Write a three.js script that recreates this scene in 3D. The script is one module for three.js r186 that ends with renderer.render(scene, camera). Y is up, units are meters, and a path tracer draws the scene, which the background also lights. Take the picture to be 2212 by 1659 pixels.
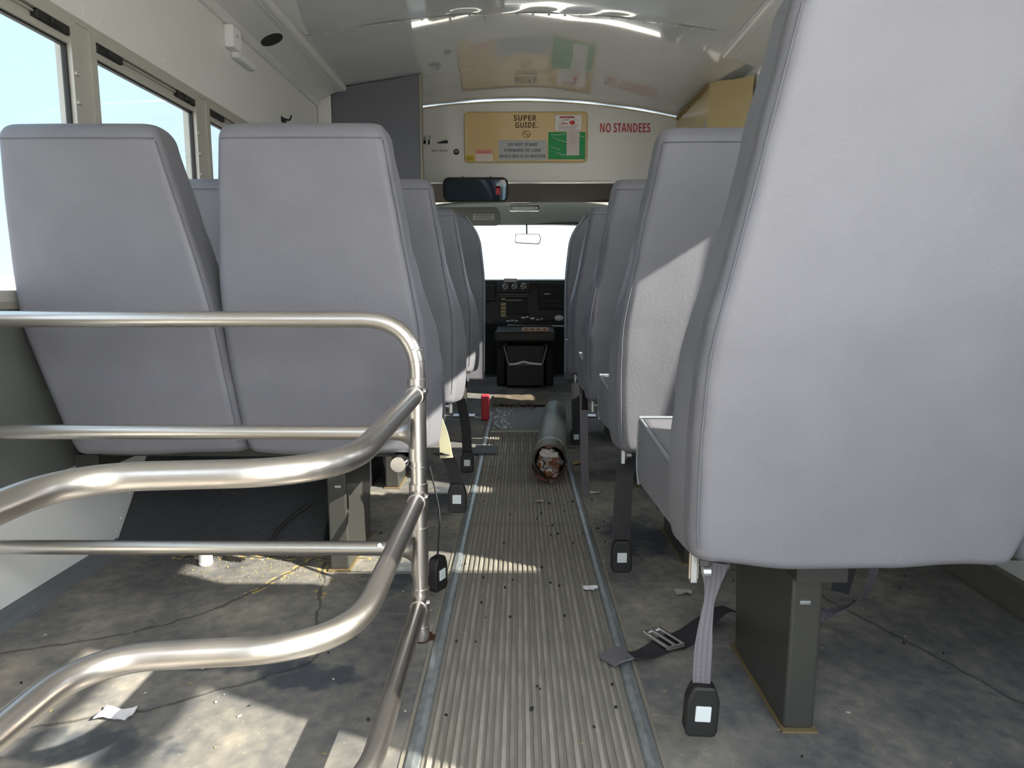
import * as THREE from 'three';
import { RoundedBoxGeometry } from 'three/addons/geometries/RoundedBoxGeometry.js';
import { mergeGeometries } from 'three/addons/utils/BufferGeometryUtils.js';
import { TextGeometry } from 'three/addons/geometries/TextGeometry.js';
import { FontLoader } from 'three/addons/loaders/FontLoader.js';

// ---------------------------------------------------------------- camera, sky, sun, exposure
// World: x to the right of the bus, y up, the bus runs away from the camera along -z. V(x, y, d): d is the distance ahead of the camera.
const V = (x, y, d) => new THREE.Vector3(x, y, -d);
const scene = new THREE.Scene();
const camera = new THREE.PerspectiveCamera(2 * Math.atan(829.5 / 1500) * 180 / Math.PI, 2212 / 1659, 0.02, 400);
camera.position.set(0, 0.70, 0);
{
  const pitch = Math.atan(206.5 / 1500), yaw = Math.atan(15 / 1500);
  camera.lookAt(camera.position.clone().add(new THREE.Vector3(-Math.sin(yaw) * Math.cos(pitch), -Math.sin(pitch), -Math.cos(yaw) * Math.cos(pitch))));
}
scene.add(camera);
const renderer = new THREE.WebGLRenderer();
renderer.toneMapping = THREE.LinearToneMapping;
renderer.toneMappingExposure = 2.05;
renderer.shadowMap.enabled = true;

const SUN = new THREE.Vector3(1, 0.65, 0.45).normalize();
{ // clear winter sky: white haze at the horizon, pale blue above, brighter round the sun
  const W = 512, H = 256, data = new Float32Array(W * H * 4);
  for (let j = 0; j < H; j++) {
    const el = ((j + 0.5) / H - 0.5) * Math.PI, y = Math.sin(el);
    for (let i = 0; i < W; i++) {
      const az = ((i + 0.5) / W - 0.5) * 2 * Math.PI, x = Math.cos(az) * Math.cos(el), z = Math.sin(az) * Math.cos(el);
      const c = Math.max(-1, Math.min(1, x * SUN.x + y * SUN.y + z * SUN.z)), ang = Math.acos(c);
      const t = Math.pow(Math.max(0, y), 0.42), glow = 4.5 * Math.exp(-ang / 0.6) + 1.5 * Math.pow(c * 0.5 + 0.5, 2), warm = [1, 0.96, 0.92];
      const lo = [0.80, 0.90, 1.02], hi = [0.18, 0.52, 0.84], o = (j * W + i) * 4;
      for (let k = 0; k < 3; k++) data[o + k] = lo[k] + (hi[k] - lo[k]) * t + warm[k] * glow;
      data[o + 3] = 1;
    }
  }
  const sky = new THREE.DataTexture(data, W, H, THREE.RGBAFormat, THREE.FloatType);
  sky.mapping = THREE.EquirectangularReflectionMapping; sky.magFilter = THREE.LinearFilter; sky.needsUpdate = true;
  scene.background = sky; scene.environment = sky;
}
const sun = new THREE.DirectionalLight(new THREE.Color(1.0, 0.93, 0.78), 12);
sun.castShadow = true;
sun.shadow.mapSize.set(4096, 4096); sun.shadow.camera.left = -8; sun.shadow.camera.right = 8; sun.shadow.camera.top = 8; sun.shadow.camera.bottom = -8; sun.shadow.camera.far = 60;
sun.target.position.set(0, 0.5, -2.5); sun.position.copy(sun.target.position).addScaledVector(SUN, 20);
scene.add(sun, sun.target);

// ---------------------------------------------------------------- helpers
let seed = 12345;
const rnd = () => { seed = (seed + 0x6d2b79f5) | 0; let t = Math.imul(seed ^ (seed >>> 15), 1 | seed); t = (t + Math.imul(t ^ (t >>> 7), 61 | t)) ^ t; return ((t ^ (t >>> 14)) >>> 0) / 4294967296; };
const R = (a, b) => a + (b - a) * rnd();
const lerp = (a, b, t) => a + (b - a) * t, clamp = (x, a = 0, b = 1) => Math.min(b, Math.max(a, x));
const hash = (x, y) => { let h = Math.imul(x | 0, 374761393) + Math.imul(y | 0, 668265263); h = Math.imul(h ^ (h >>> 13), 1274126177); return ((h ^ (h >>> 16)) >>> 0) / 4294967296; };
function noise(x, y, wrap = 0) {
  const ix = Math.floor(x), iy = Math.floor(y), fx = x - ix, fy = y - iy, s = fx * fx * (3 - 2 * fx), t = fy * fy * (3 - 2 * fy);
  const m = (a) => (wrap ? ((a % wrap) + wrap) % wrap : a), h = (a, b) => hash(m(a), m(b));
  return lerp(lerp(h(ix, iy), h(ix + 1, iy), s), lerp(h(ix, iy + 1), h(ix + 1, iy + 1), s), t);
}
const fbm = (x, y, o = 4, wrap = 0) => { let v = 0, a = 0.5, f = 1; for (let k = 0; k < o; k++) { v += a * noise(x * f + k * 17.3 * (wrap ? 0 : 1), y * f, wrap ? wrap * f : 0); a *= 0.5; f *= 2; } return v / (1 - Math.pow(0.5, o)); };

const taken = new Map();
function numbered(name) { const n = taken.get(name) ?? 0; taken.set(name, n + 1); return n ? `${name}_${String(n).padStart(3, '0')}` : name; }
function shadows(o) { o.traverse((m) => { if (m.isMesh) { m.castShadow = true; m.receiveShadow = true; } }); return o; }
function thing(name, label, category, group, at = [0, 0, 0]) {
  const g = new THREE.Group(); g.name = numbered(name); g.position.set(at[0], at[1], -at[2]);
  g.userData = { label, category }; if (group) g.userData.group = group;
  scene.add(g); return g;
}
function structure(name, label, category = 'structure') { const g = new THREE.Group(); g.name = name; g.userData = { label, category, kind: 'structure' }; scene.add(g); return g; }
function part(name, geo, mat, parent, label) {
  const m = new THREE.Mesh(Array.isArray(geo) ? merge(geo) : geo, mat); m.name = name; m.castShadow = m.receiveShadow = true;
  if (label) m.userData.label = label;
  parent.add(m); return m;
}
function single(name, geo, mat, label, category, group) { // a thing of one mesh
  const m = part(numbered(name), geo, mat, scene); m.userData = { label, category }; if (group) m.userData.group = group; return m;
}
function merge(list) {
  return mergeGeometries(list.map((g) => {
    const n = g.index ? g.toNonIndexed() : g.clone();
    for (const k of Object.keys(n.attributes)) if (!['position', 'normal', 'uv'].includes(k)) n.deleteAttribute(k);
    if (!n.attributes.uv) n.setAttribute('uv', new THREE.Float32BufferAttribute(new Float32Array(n.attributes.position.count * 2), 2));
    n.morphAttributes = {}; return n;
  }));
}
function metric(geo) { // uv in metres, by the way each triangle points
  const g = geo.index ? geo.toNonIndexed() : geo, p = g.attributes.position, uv = new Float32Array(p.count * 2), a = new THREE.Vector3(), b = new THREE.Vector3(), c = new THREE.Vector3();
  for (let i = 0; i < p.count; i += 3) {
    a.fromBufferAttribute(p, i); b.fromBufferAttribute(p, i + 1); c.fromBufferAttribute(p, i + 2);
    const n = b.clone().sub(a).cross(c.clone().sub(a)), ax = Math.abs(n.x), ay = Math.abs(n.y), az = Math.abs(n.z);
    [a, b, c].forEach((v, k) => { const q = ax > ay && ax > az ? [v.z, v.y] : ay > az ? [v.x, v.z] : [v.x, v.y]; uv[(i + k) * 2] = q[0]; uv[(i + k) * 2 + 1] = q[1]; });
  }
  g.setAttribute('uv', new THREE.BufferAttribute(uv, 2)); return g;
}
function box(x0, x1, y0, y1, d0, d1) { const g = new THREE.BoxGeometry(x1 - x0, y1 - y0, d1 - d0); g.translate((x0 + x1) / 2, (y0 + y1) / 2, -(d0 + d1) / 2); return metric(g); }
function rbox(x0, x1, y0, y1, d0, d1, r = 0.004, s = 2) { const g = new RoundedBoxGeometry(x1 - x0, y1 - y0, d1 - d0, s, r); g.translate((x0 + x1) / 2, (y0 + y1) / 2, -(d0 + d1) / 2); return metric(g); }
const BX = new THREE.Matrix4().makeBasis(new THREE.Vector3(0, 0, -1), new THREE.Vector3(0, 1, 0), new THREE.Vector3(1, 0, 0));
function shapeOf(pts) { const s = new THREE.Shape(); pts.forEach(([x, y], i) => (i ? s.lineTo(x, y) : s.moveTo(x, y))); s.closePath(); return s; }
function roundShape(pts, r) { // polygon with rounded corners
  const s = new THREE.Shape(), n = pts.length;
  pts.forEach((p, i) => {
    const a = pts[(i + n - 1) % n], b = pts[(i + 1) % n], rr = Array.isArray(r) ? r[i] : r;
    const la = Math.hypot(a[0] - p[0], a[1] - p[1]), lb = Math.hypot(b[0] - p[0], b[1] - p[1]), k = Math.min(rr, la / 2.01, lb / 2.01);
    const s0 = [p[0] + (a[0] - p[0]) * k / la, p[1] + (a[1] - p[1]) * k / la], s1 = [p[0] + (b[0] - p[0]) * k / lb, p[1] + (b[1] - p[1]) * k / lb];
    i ? s.lineTo(...s0) : s.moveTo(...s0); s.quadraticCurveTo(p[0], p[1], s1[0], s1[1]);
  });
  s.closePath(); return s;
}
// side profile in (distance, height), swept across from x0 to x1
function acrossX(shape, x0, x1, bevel = 0, seg = 3) {
  const g = new THREE.ExtrudeGeometry(shape, { depth: x1 - x0 - 2 * bevel, bevelEnabled: bevel > 0, bevelSize: bevel, bevelThickness: bevel, bevelSegments: seg, bevelOffset: -bevel, curveSegments: 8 });
  g.translate(0, 0, x0 + bevel); g.applyMatrix4(BX); return metric(g);
}
// cross profile in (x, height), swept along the bus from d0 to d1
function alongD(shape, d0, d1, bevel = 0, seg = 3) {
  const g = new THREE.ExtrudeGeometry(shape, { depth: d1 - d0 - 2 * bevel, bevelEnabled: bevel > 0, bevelSize: bevel, bevelThickness: bevel, bevelSegments: seg, bevelOffset: -bevel, curveSegments: 10 });
  g.translate(0, 0, -d1 + bevel); return metric(g);
}
function fillet(points, r, n = 10) { // polyline with arcs at its corners
  const out = [points[0].clone()];
  for (let i = 1; i < points.length - 1; i++) {
    const p = points[i], a = points[i - 1].clone().sub(p), b = points[i + 1].clone().sub(p), k = Math.min(Array.isArray(r) ? r[i] : r, a.length() * 0.49, b.length() * 0.49);
    a.normalize(); b.normalize();
    const s = p.clone().addScaledVector(a, k), e = p.clone().addScaledVector(b, k);
    for (let j = 0; j <= n; j++) { const t = j / n; out.push(s.clone().multiplyScalar((1 - t) ** 2).addScaledVector(p, 2 * t * (1 - t)).addScaledVector(e, t * t)); }
  }
  out.push(points[points.length - 1].clone()); return out;
}
class Poly extends THREE.Curve {
  constructor(p) { super(); this.p = p; this.l = [0]; for (let i = 1; i < p.length; i++) this.l.push(this.l[i - 1] + p[i].distanceTo(p[i - 1])); }
  getPoint(t, o = new THREE.Vector3()) { const L = t * this.l[this.l.length - 1]; let i = 1; while (i < this.l.length - 1 && this.l[i] < L) i++; return o.lerpVectors(this.p[i - 1], this.p[i], clamp((L - this.l[i - 1]) / (this.l[i] - this.l[i - 1] || 1))); }
}
function tube(points, r, radial = 14, seg) { return new THREE.TubeGeometry(new Poly(points), seg ?? Math.max(8, points.length * 3), r, radial, false); }
function rod(a, b, r, r2 = r, radial = 16) {
  const g = new THREE.CylinderGeometry(r2, r, a.distanceTo(b), radial), q = new THREE.Quaternion().setFromUnitVectors(new THREE.Vector3(0, 1, 0), b.clone().sub(a).normalize());
  g.applyQuaternion(q); g.translate((a.x + b.x) / 2, (a.y + b.y) / 2, (a.z + b.z) / 2); return g;
}
function ribbon(points, wide, w, t) { // flat webbing along a line; wide: vector or function of the fraction
  const pos = [], uv = [], idx = [], n = points.length;
  let L = 0;
  for (let i = 0; i < n; i++) {
    const tan = points[Math.min(n - 1, i + 1)].clone().sub(points[Math.max(0, i - 1)]).normalize();
    if (i) L += points[i].distanceTo(points[i - 1]);
    const wd = (typeof wide === 'function' ? wide(i / (n - 1)) : wide).clone(); wd.addScaledVector(tan, -wd.dot(tan)).normalize();
    const up = tan.clone().cross(wd).normalize(), ww = typeof w === 'function' ? w(i / (n - 1)) : w;
    [[-1, -1], [1, -1], [1, 1], [-1, 1]].forEach(([a, b], k) => { const q = points[i].clone().addScaledVector(wd, a * ww / 2).addScaledVector(up, b * t / 2); pos.push(q.x, q.y, q.z); uv.push(L, a * ww / 2 + k * 0.001); });
  }
  for (let i = 0; i < n - 1; i++) for (let k = 0; k < 4; k++) { const a = i * 4 + k, b = i * 4 + (k + 1) % 4; idx.push(a, a + 4, b, b, a + 4, b + 4); }
  idx.push(0, 1, 2, 0, 2, 3); const e = (n - 1) * 4; idx.push(e, e + 2, e + 1, e, e + 3, e + 2);
  const g = new THREE.BufferGeometry(); g.setAttribute('position', new THREE.Float32BufferAttribute(pos, 3)); g.setAttribute('uv', new THREE.Float32BufferAttribute(uv, 2)); g.setIndex(idx);
  const f = g.toNonIndexed(); f.computeVertexNormals(); return f;
}
const smooth = (pts, n = 24) => new THREE.CatmullRomCurve3(pts, false, 'centripetal').getPoints(n);
function grid(nu, nv, fn) { // fn(u, v) -> Vector3; one smooth sheet
  const pos = [], uv = [], idx = [];
  for (let j = 0; j <= nv; j++) for (let i = 0; i <= nu; i++) { const p = fn(i / nu, j / nv); pos.push(p.x, p.y, p.z); uv.push(p.u ?? p.x, p.v ?? p.z); }
  for (let j = 0; j < nv; j++) for (let i = 0; i < nu; i++) { const a = j * (nu + 1) + i, b = a + nu + 1; idx.push(a, a + 1, b, b, a + 1, b + 1); }
  const g = new THREE.BufferGeometry(); g.setAttribute('position', new THREE.Float32BufferAttribute(pos, 3)); g.setAttribute('uv', new THREE.Float32BufferAttribute(uv, 2)); g.setIndex(idx); g.computeVertexNormals(); return g;
}

// ---------------------------------------------------------------- textures and materials
function tex(w, h, fn, { srgb = false, repeat } = {}) {
  const data = new Uint8Array(w * h * 4);
  for (let j = 0; j < h; j++) for (let i = 0; i < w; i++) { const c = fn(i / w, j / h, i, j), o = (j * w + i) * 4; data[o] = clamp(c[0]) * 255; data[o + 1] = clamp(c[1] ?? c[0]) * 255; data[o + 2] = clamp(c[2] ?? c[0]) * 255; data[o + 3] = 255; }
  const t = new THREE.DataTexture(data, w, h); t.magFilter = THREE.LinearFilter; t.wrapS = t.wrapT = THREE.RepeatWrapping; if (srgb) t.colorSpace = THREE.SRGBColorSpace; if (repeat) t.repeat.set(...repeat); t.needsUpdate = true; return t;
}
function canvasTex(w, h, draw) { const c = document.createElement('canvas'); c.width = w; c.height = h; draw(c.getContext('2d'), w, h); const t = new THREE.CanvasTexture(c); t.colorSpace = THREE.SRGBColorSpace; return t; }
const std = (color, roughness = 0.6, metalness = 0, more = {}) => new THREE.MeshStandardMaterial({ color, roughness, metalness, ...more });
const phy = (o) => new THREE.MeshPhysicalMaterial(o);

const vinylBump = tex(512, 512, (u, v) => [0.55 * fbm(u * 48, v * 48, 2, 48) + 0.3 * Math.abs(noise(u * 96, v * 96, 96) - 0.5) * 2 + 0.25 * fbm(u * 8, v * 12, 3, 8 * 12)], { repeat: [5, 5] });
const vinylTone = tex(256, 256, (u, v) => { const n = 0.94 + 0.1 * (fbm(u * 6, v * 6, 4, 6) - 0.5); return [n, n, n * 1.0]; }, { srgb: true, repeat: [1.6, 1.6] });
const M = {};
M.vinyl = phy({ color: '#78787f', map: vinylTone, roughness: 0.5, bumpMap: vinylBump, bumpScale: 0.00035, sheen: 0.15, sheenRoughness: 0.5, sheenColor: new THREE.Color('#b8c0cc') });
M.seam = std('#5f6168', 0.75);
M.piping = phy({ color: '#888d94', roughness: 0.45 });
M.white = phy({ color: '#d5d6d4', roughness: 0.42, clearcoat: 0.6, clearcoatRoughness: 0.15 });
M.ceil = phy({ color: '#d4d6d6', roughness: 0.07, ior: 1.8, clearcoat: 1, clearcoatRoughness: 0.015 });
M.wallWhite = phy({ color: '#d7d8d6', roughness: 0.5, clearcoat: 0.3, clearcoatRoughness: 0.25 });
M.sidePanel = std('#5d605c', 0.55);
M.frame = std('#b4b2a9', 0.45, 0.3);
M.frameDark = std('#8f8b7f', 0.5, 0.3);
M.black = std('#161616', 0.55);
M.blackGloss = phy({ color: '#121315', roughness: 0.3, clearcoat: 0.5 });
M.rubber = std('#2a2b2c', 0.75);
M.glassTint = phy({ color: new THREE.Color().setRGB(0.80, 0.81, 0.82), transmission: 1, thickness: 0, roughness: 0.0, ior: 1.5 });
M.glassClear = phy({ color: new THREE.Color().setRGB(0.85, 0.9, 0.88), transmission: 1, thickness: 0, roughness: 0.0, ior: 1.5 });
M.alu = std('#b8bcbe', 0.35, 0.85);
const trimTone = tex(64, 1024, (u, v) => { const n = 0.86 + 0.22 * (fbm(u * 6, v * 260, 3) - 0.5); return [n, n, n]; }, { srgb: true });
M.trim = std('#b9c0c3', 0.34, 0.6, { map: trimTone });
M.darkMetal = phy({ color: '#3f3f3b', roughness: 0.45, metalness: 0.2, clearcoat: 0.3 });
M.frameMetal = std('#3b3b38', 0.6, 0.3);
M.steel = std(new THREE.Color().setRGB(0.66, 0.62, 0.58), 0.34, 1);
M.weld = std(new THREE.Color().setRGB(0.6, 0.56, 0.52), 0.36, 1);
M.chrome = std(new THREE.Color().setRGB(0.8, 0.8, 0.8), 0.12, 1);
M.rust = std('#7a4a32', 0.9, 0, { map: tex(128, 128, (u, v) => { const n = fbm(u * 9, v * 9, 4, 9); return n > 0.6 ? [0.85, 0.82, 0.8] : [0.55 + n * 0.7, 0.5 + n * 0.4, 0.4 + n * 0.4]; }, { srgb: true }), bumpMap: vinylBump, bumpScale: 0.003 });
const webTone = tex(64, 64, (u, v) => { const n = 0.86 + 0.14 * Math.abs(Math.sin(v * Math.PI * 16)); return [n, n, n]; }, { srgb: true, repeat: [18, 9] });
M.webBlack = std('#2b2a2d', 0.8, 0, { map: webTone });
M.webGrey = std('#67646a', 0.8, 0, { map: webTone });
M.beige = phy({ color: '#cbb888', roughness: 0.4, clearcoat: 0.4, clearcoatRoughness: 0.2 });
M.tan = phy({ color: '#d9bd86', roughness: 0.45, clearcoat: 0.3 });
M.padGrey = std('#64666f', 0.75);
M.taupe = std('#5a5148', 0.8);
M.headliner = std('#7f8b8d', 0.75);
M.visor = std('#8d9188', 0.8);
M.dash = phy({ color: '#2f2c2a', roughness: 0.6 });
M.dashDark = std('#151516', 0.6);
M.knob = std('#a9a9a6', 0.35, 0.4);
M.paper = std('#dedde2', 0.85);
M.red = std('#c3202a', 0.45);
M.floorStraw = std('#9d8c5c', 0.9);
M.crumb = std('#1c1b1b', 0.9);

// ---------------------------------------------------------------- ground outside
{
  const g = new THREE.CircleGeometry(160, 64); g.rotateX(-Math.PI / 2); g.translate(0, -0.78, -20);
  const t = tex(512, 512, (u, v) => { const n = 0.6 + 0.35 * fbm(u * 24, v * 24, 5, 24); return [n, n * 0.97, n * 0.92]; }, { srgb: true, repeat: [40, 40] });
  const m = part('ground', g, std('#f0eeea', 0.95, 0, { map: t }), scene);
  m.userData = { label: 'pale gravel lot outside the bus', category: 'ground', kind: 'structure' };
}
// ---------------------------------------------------------------- floor, runner and trims
const X0 = -1.09, X1 = 1.115, REAR = -0.06, FRONT = 5.45, ZC = 4.55;
{
  const W = 1024, H = 2048, dOf = (v) => REAR + v * (FRONT - REAR), xOf = (u) => X0 + u * (X1 - X0);
  // cracks and seams of the rubber sheet, as lines in (x, d)
  const cracks = [[[-1.02, 1.24], [-0.8, 1.33], [-0.68, 1.42], [-0.62, 1.53], [-0.58, 1.62], [-0.53, 1.74]], [[-0.42, 1.36], [-0.45, 1.48], [-0.47, 1.58], [-0.5, 1.70]], [[-0.85, 1.0], [-0.6, 1.08], [-0.42, 1.2], [-0.33, 1.33]], [[0.9, 1.0], [0.7, 1.5], [0.66, 2.0]], [[-0.9, 1.74], [-0.6, 1.735], [-0.4, 1.73]]];
  const segs = []; for (const c of cracks) for (let i = 1; i < c.length; i++) segs.push([...c[i - 1], ...c[i]]);
  const near = (x, d) => { let m = 9; for (const [a, b, c, e] of segs) { const dx = c - a, dy = e - b, t = clamp(((x - a) * dx + (d - b) * dy) / (dx * dx + dy * dy)); const q = Math.hypot(x - a - t * dx, d - b - t * dy); if (q < m) m = q; } return m; };
  const stains = [[-0.38, 1.175, 0.10, 0.045], [-0.52, 1.22, 0.13, 0.04], [-0.7, 0.98, 0.16, 0.05], [-0.3, 1.62, 0.08, 0.1], [0.34, 1.9, 0.1, 0.2], [-0.26, 2.2, 0.06, 0.22]];
  const map = tex(W, H, (u, v) => {
    const x = xOf(u), d = dOf(v), w = fbm(x * 7 + 40, d * 7, 4), f = fbm(x * 60, d * 60, 3), co = fbm(x * 2.3 + 9, d * 2.1 + 3, 3);
    let dust = clamp((w - 0.42) * 2.2) * 0.55 + clamp((co - 0.45) * 2.5) * 0.45 + (f - 0.5) * 0.55 + (fbm(x * 18 + 70, d * 16, 3) - 0.5) * 0.35;
    for (const [sx, sd, rx, rd] of stains) { const q = Math.hypot((x - sx) / rx, (d - sd) / rd) + (fbm(x * 30 + sx, d * 30, 3) - 0.5) * 0.9; if (q < 1) dust -= clamp((1 - q) * 3) * 0.55; }
    const speck = hash(Math.floor(u * W), Math.floor(v * H)); if (speck > 0.9972) dust += 0.6;
    const scr = noise(x * 9 + d * 60, d * 6 - x * 2); if (scr > 0.93) dust += 0.35 * (scr - 0.93) / 0.07;
    dust = clamp(dust, -0.5, 1.2);
    const base = [0.40, 0.397, 0.392], du = [0.68, 0.64, 0.575];
    let c = base.map((b, k) => lerp(b, du[k], dust));
    const q = near(x + (noise(x * 40, d * 40) - 0.5) * 0.012, d + (noise(x * 40 + 7, d * 40) - 0.5) * 0.012);
    if (q < 0.0035) c = c.map((b) => b * 0.68); else if (q < 0.012 && noise(x * 90, d * 90) > 0.55 && x < 0 && d > 1.5) c = [0.72, 0.63, 0.40];
    return c;
  }, { srgb: true });
  map.wrapS = map.wrapT = THREE.ClampToEdgeWrapping;
  const bump = tex(512, 512, (u, v) => [fbm(u * 60, v * 60, 3, 60)], { repeat: [3, 6] });
  const g = new THREE.BoxGeometry(X1 - X0 + 0.1, 0.06, FRONT - REAR + 0.1); g.translate((X0 + X1) / 2, -0.03, -(REAR + FRONT) / 2);
  const p = g.attributes.position, uv = g.attributes.uv;
  for (let i = 0; i < p.count; i++) uv.setXY(i, (p.getX(i) - X0) / (X1 - X0), (-p.getZ(i) - REAR) / (FRONT - REAR));
  const fl = structure('floor', 'dusty dark grey rubber bus floor', 'floor');
  part('floor_sheet', g, std('#ffffff', 0.72, 0, { map, bumpMap: bump, bumpScale: 0.0008 }), fl);

  // ribbed runner
  const run = thing('aisle_runner', 'ribbed grey rubber aisle runner down the middle of the floor', 'floor mat', null, [0.021, 0, 0]);
  const ribTones = [0, 1, 2].map((k) => std('#ffffff', 0.78, 0, { map: tex(16, 1024, (u, v) => { const d = v * 5; const n = 0.55 + 0.16 * (fbm(u * 2 + k * 5, v * 60, 3) - 0.5) + 0.2 * (fbm(k * 9.1, v * 9, 2) - 0.5); return [n, n * 0.965, n * 0.905]; }, { srgb: true }) }));
  const x0 = -0.16, x1 = 0.16, N = 26, pitch = (x1 - x0) / N;
  part('mat_base', box(x0 - 0.005, x1 + 0.005, 0.0005, 0.0025, 0.3, 3.34), std('#7a756c', 0.85), run);
  const ribShape = shapeOf([[-pitch * 0.34, 0.002], [pitch * 0.34, 0.002], [pitch * 0.24, 0.0052], [-pitch * 0.24, 0.0052]]);
  const ribGeo = new THREE.ExtrudeGeometry(ribShape, { depth: 3.04, bevelEnabled: false }); ribGeo.translate(0, 0, -3.34);
  { const p = ribGeo.attributes.position, uv = ribGeo.attributes.uv; for (let i = 0; i < p.count; i++) uv.setXY(i, 0.5 + p.getX(i) * 20, -p.getZ(i) / 3.4); }
  for (let i = 0; i < N; i++) { const m = part('rib', ribGeo, ribTones[i % 3], run); m.position.x = x0 + pitch * (i + 0.5); }
  part('smooth_mat', box(x0 - 0.005, x1 + 0.005, 0.0005, 0.005, 3.36, 4.05), std('#77797a', 0.7), run);

  [[-0.157, 'worn aluminium trim strip along the left edge of the aisle runner'], [0.2, 'worn aluminium trim strip along the right edge of the aisle runner']].forEach(([x, label], i) => {
    const t = structure(`trim_${i + 1}`, label, 'trim');
    const sh = shapeOf([[x - 0.0135, 0], [x + 0.0135, 0], [x + 0.009, 0.005], [x, 0.0068], [x - 0.009, 0.005]]);
    const g2 = alongD(sh, 0.28, 3.9); const p2 = g2.attributes.position, u2 = g2.attributes.uv; for (let k = 0; k < p2.count; k++) u2.setXY(k, (p2.getX(k) - x) * 20 + 0.5, -p2.getZ(k) / 4);
    part('strip', g2, M.trim, t);
    part('dirt_edge', [box(x - 0.020, x - 0.0135, 0, 0.0016, 0.28, 3.7), box(x + 0.0135, x + 0.020, 0, 0.0016, 0.28, 3.7)], std('#7f796e', 0.95), t);
  });
  const t3 = structure('trim_3', 'thin pale threshold strip across the aisle ahead of the steel pipe', 'trim');
  part('strip', box(-0.14, 0.18, 0.0005, 0.006, 3.335, 3.355), std('#b7aa92', 0.6), t3);
  const t4 = structure('trim_4', 'metal cove strip along the right wall and floor', 'trim');
  part('strip', alongD(shapeOf([[X1 - 0.05, 0], [X1, 0], [X1, 0.06], [X1 - 0.012, 0.055], [X1 - 0.03, 0.03], [X1 - 0.05, 0.012]]), 0.3, 3.4), std('#77746a', 0.45, 0.5), t4);
  const t5 = structure('trim_5', 'grey cove strip along the left wall and floor', 'trim');
  part('strip', alongD(shapeOf([[X0, 0], [X0 + 0.035, 0], [X0 + 0.03, 0.006], [X0 + 0.008, 0.012], [X0, 0.03]]), 0.3, 1.8), std('#6f7478', 0.5, 0.3), t5);
}

// ---------------------------------------------------------------- side walls with windows
function rivets(list, r, h, axis) { // flat domes at points; axis: unit vector out of the surface
  const g0 = new THREE.SphereGeometry(r, 8, 4, 0, Math.PI * 2, 0, Math.PI / 2); g0.scale(1, h / r, 1);
  g0.applyQuaternion(new THREE.Quaternion().setFromUnitVectors(new THREE.Vector3(0, 1, 0), axis));
  return merge(list.map((p) => g0.clone().translate(p.x, p.y, p.z)));
}
function sideWall(side, openings) { // side -1 left, +1 right
  const X = side < 0 ? X0 : X1, wall = structure(side < 0 ? 'wall_left' : 'wall_right', side < 0 ? 'white metal left side wall with a row of windows' : 'white metal right side wall with a row of windows', 'wall');
  const o = (a, b) => (side < 0 ? [X - b, X - a] : [X + a, X + b]); // depth outward
  const T = o(0, 0.05); let END = ZC + 0.05;
  const END0 = END; END = side > 0 ? 3.5 : END;
  part('lower_panel', box(...T, -0.05, 0.27, REAR, END), M.wallWhite, wall, 'white lower wall panel');
  part('side_panel', box(...o(-0.004, 0.05), 0.27, 0.655, REAR, END), M.sidePanel, wall, 'dark grey panel below the windows');
  part('sill', side < 0 ? rbox(X - 0.05, X + 0.014, 0.655, 0.672, REAR, END) : rbox(X - 0.014, X + 0.05, 0.655, 0.672, REAR, END), M.frameDark, wall);
  part('header_panel', box(...T, 1.345, 1.9, REAR, END0), M.wallWhite, wall, 'white riveted panel above the windows');
  const posts = []; let d = REAR;
  for (const [a, b] of openings) { if (a > d) posts.push(box(...T, 0.67, 1.345, d, a)); d = b; }
  posts.push(box(...T, 0.67, 1.345, d, END));
  part('window_post', posts, M.frame, wall, 'beige window post');
  const pts = []; for (let k = 0; k < 46; k++) pts.push(new THREE.Vector3(X, 1.393, -(0.46 + k * 0.081)));
  const rv = part('rivets', rivets(pts, 0.006, 0.0025, new THREE.Vector3(-side, 0, 0)), M.white, wall); rv.userData.kind = 'stuff';
  part('seam_strip', box(...o(-0.003, 0), 1.345, 1.36, REAR, END), M.frame, wall);
  return wall;
}
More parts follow.
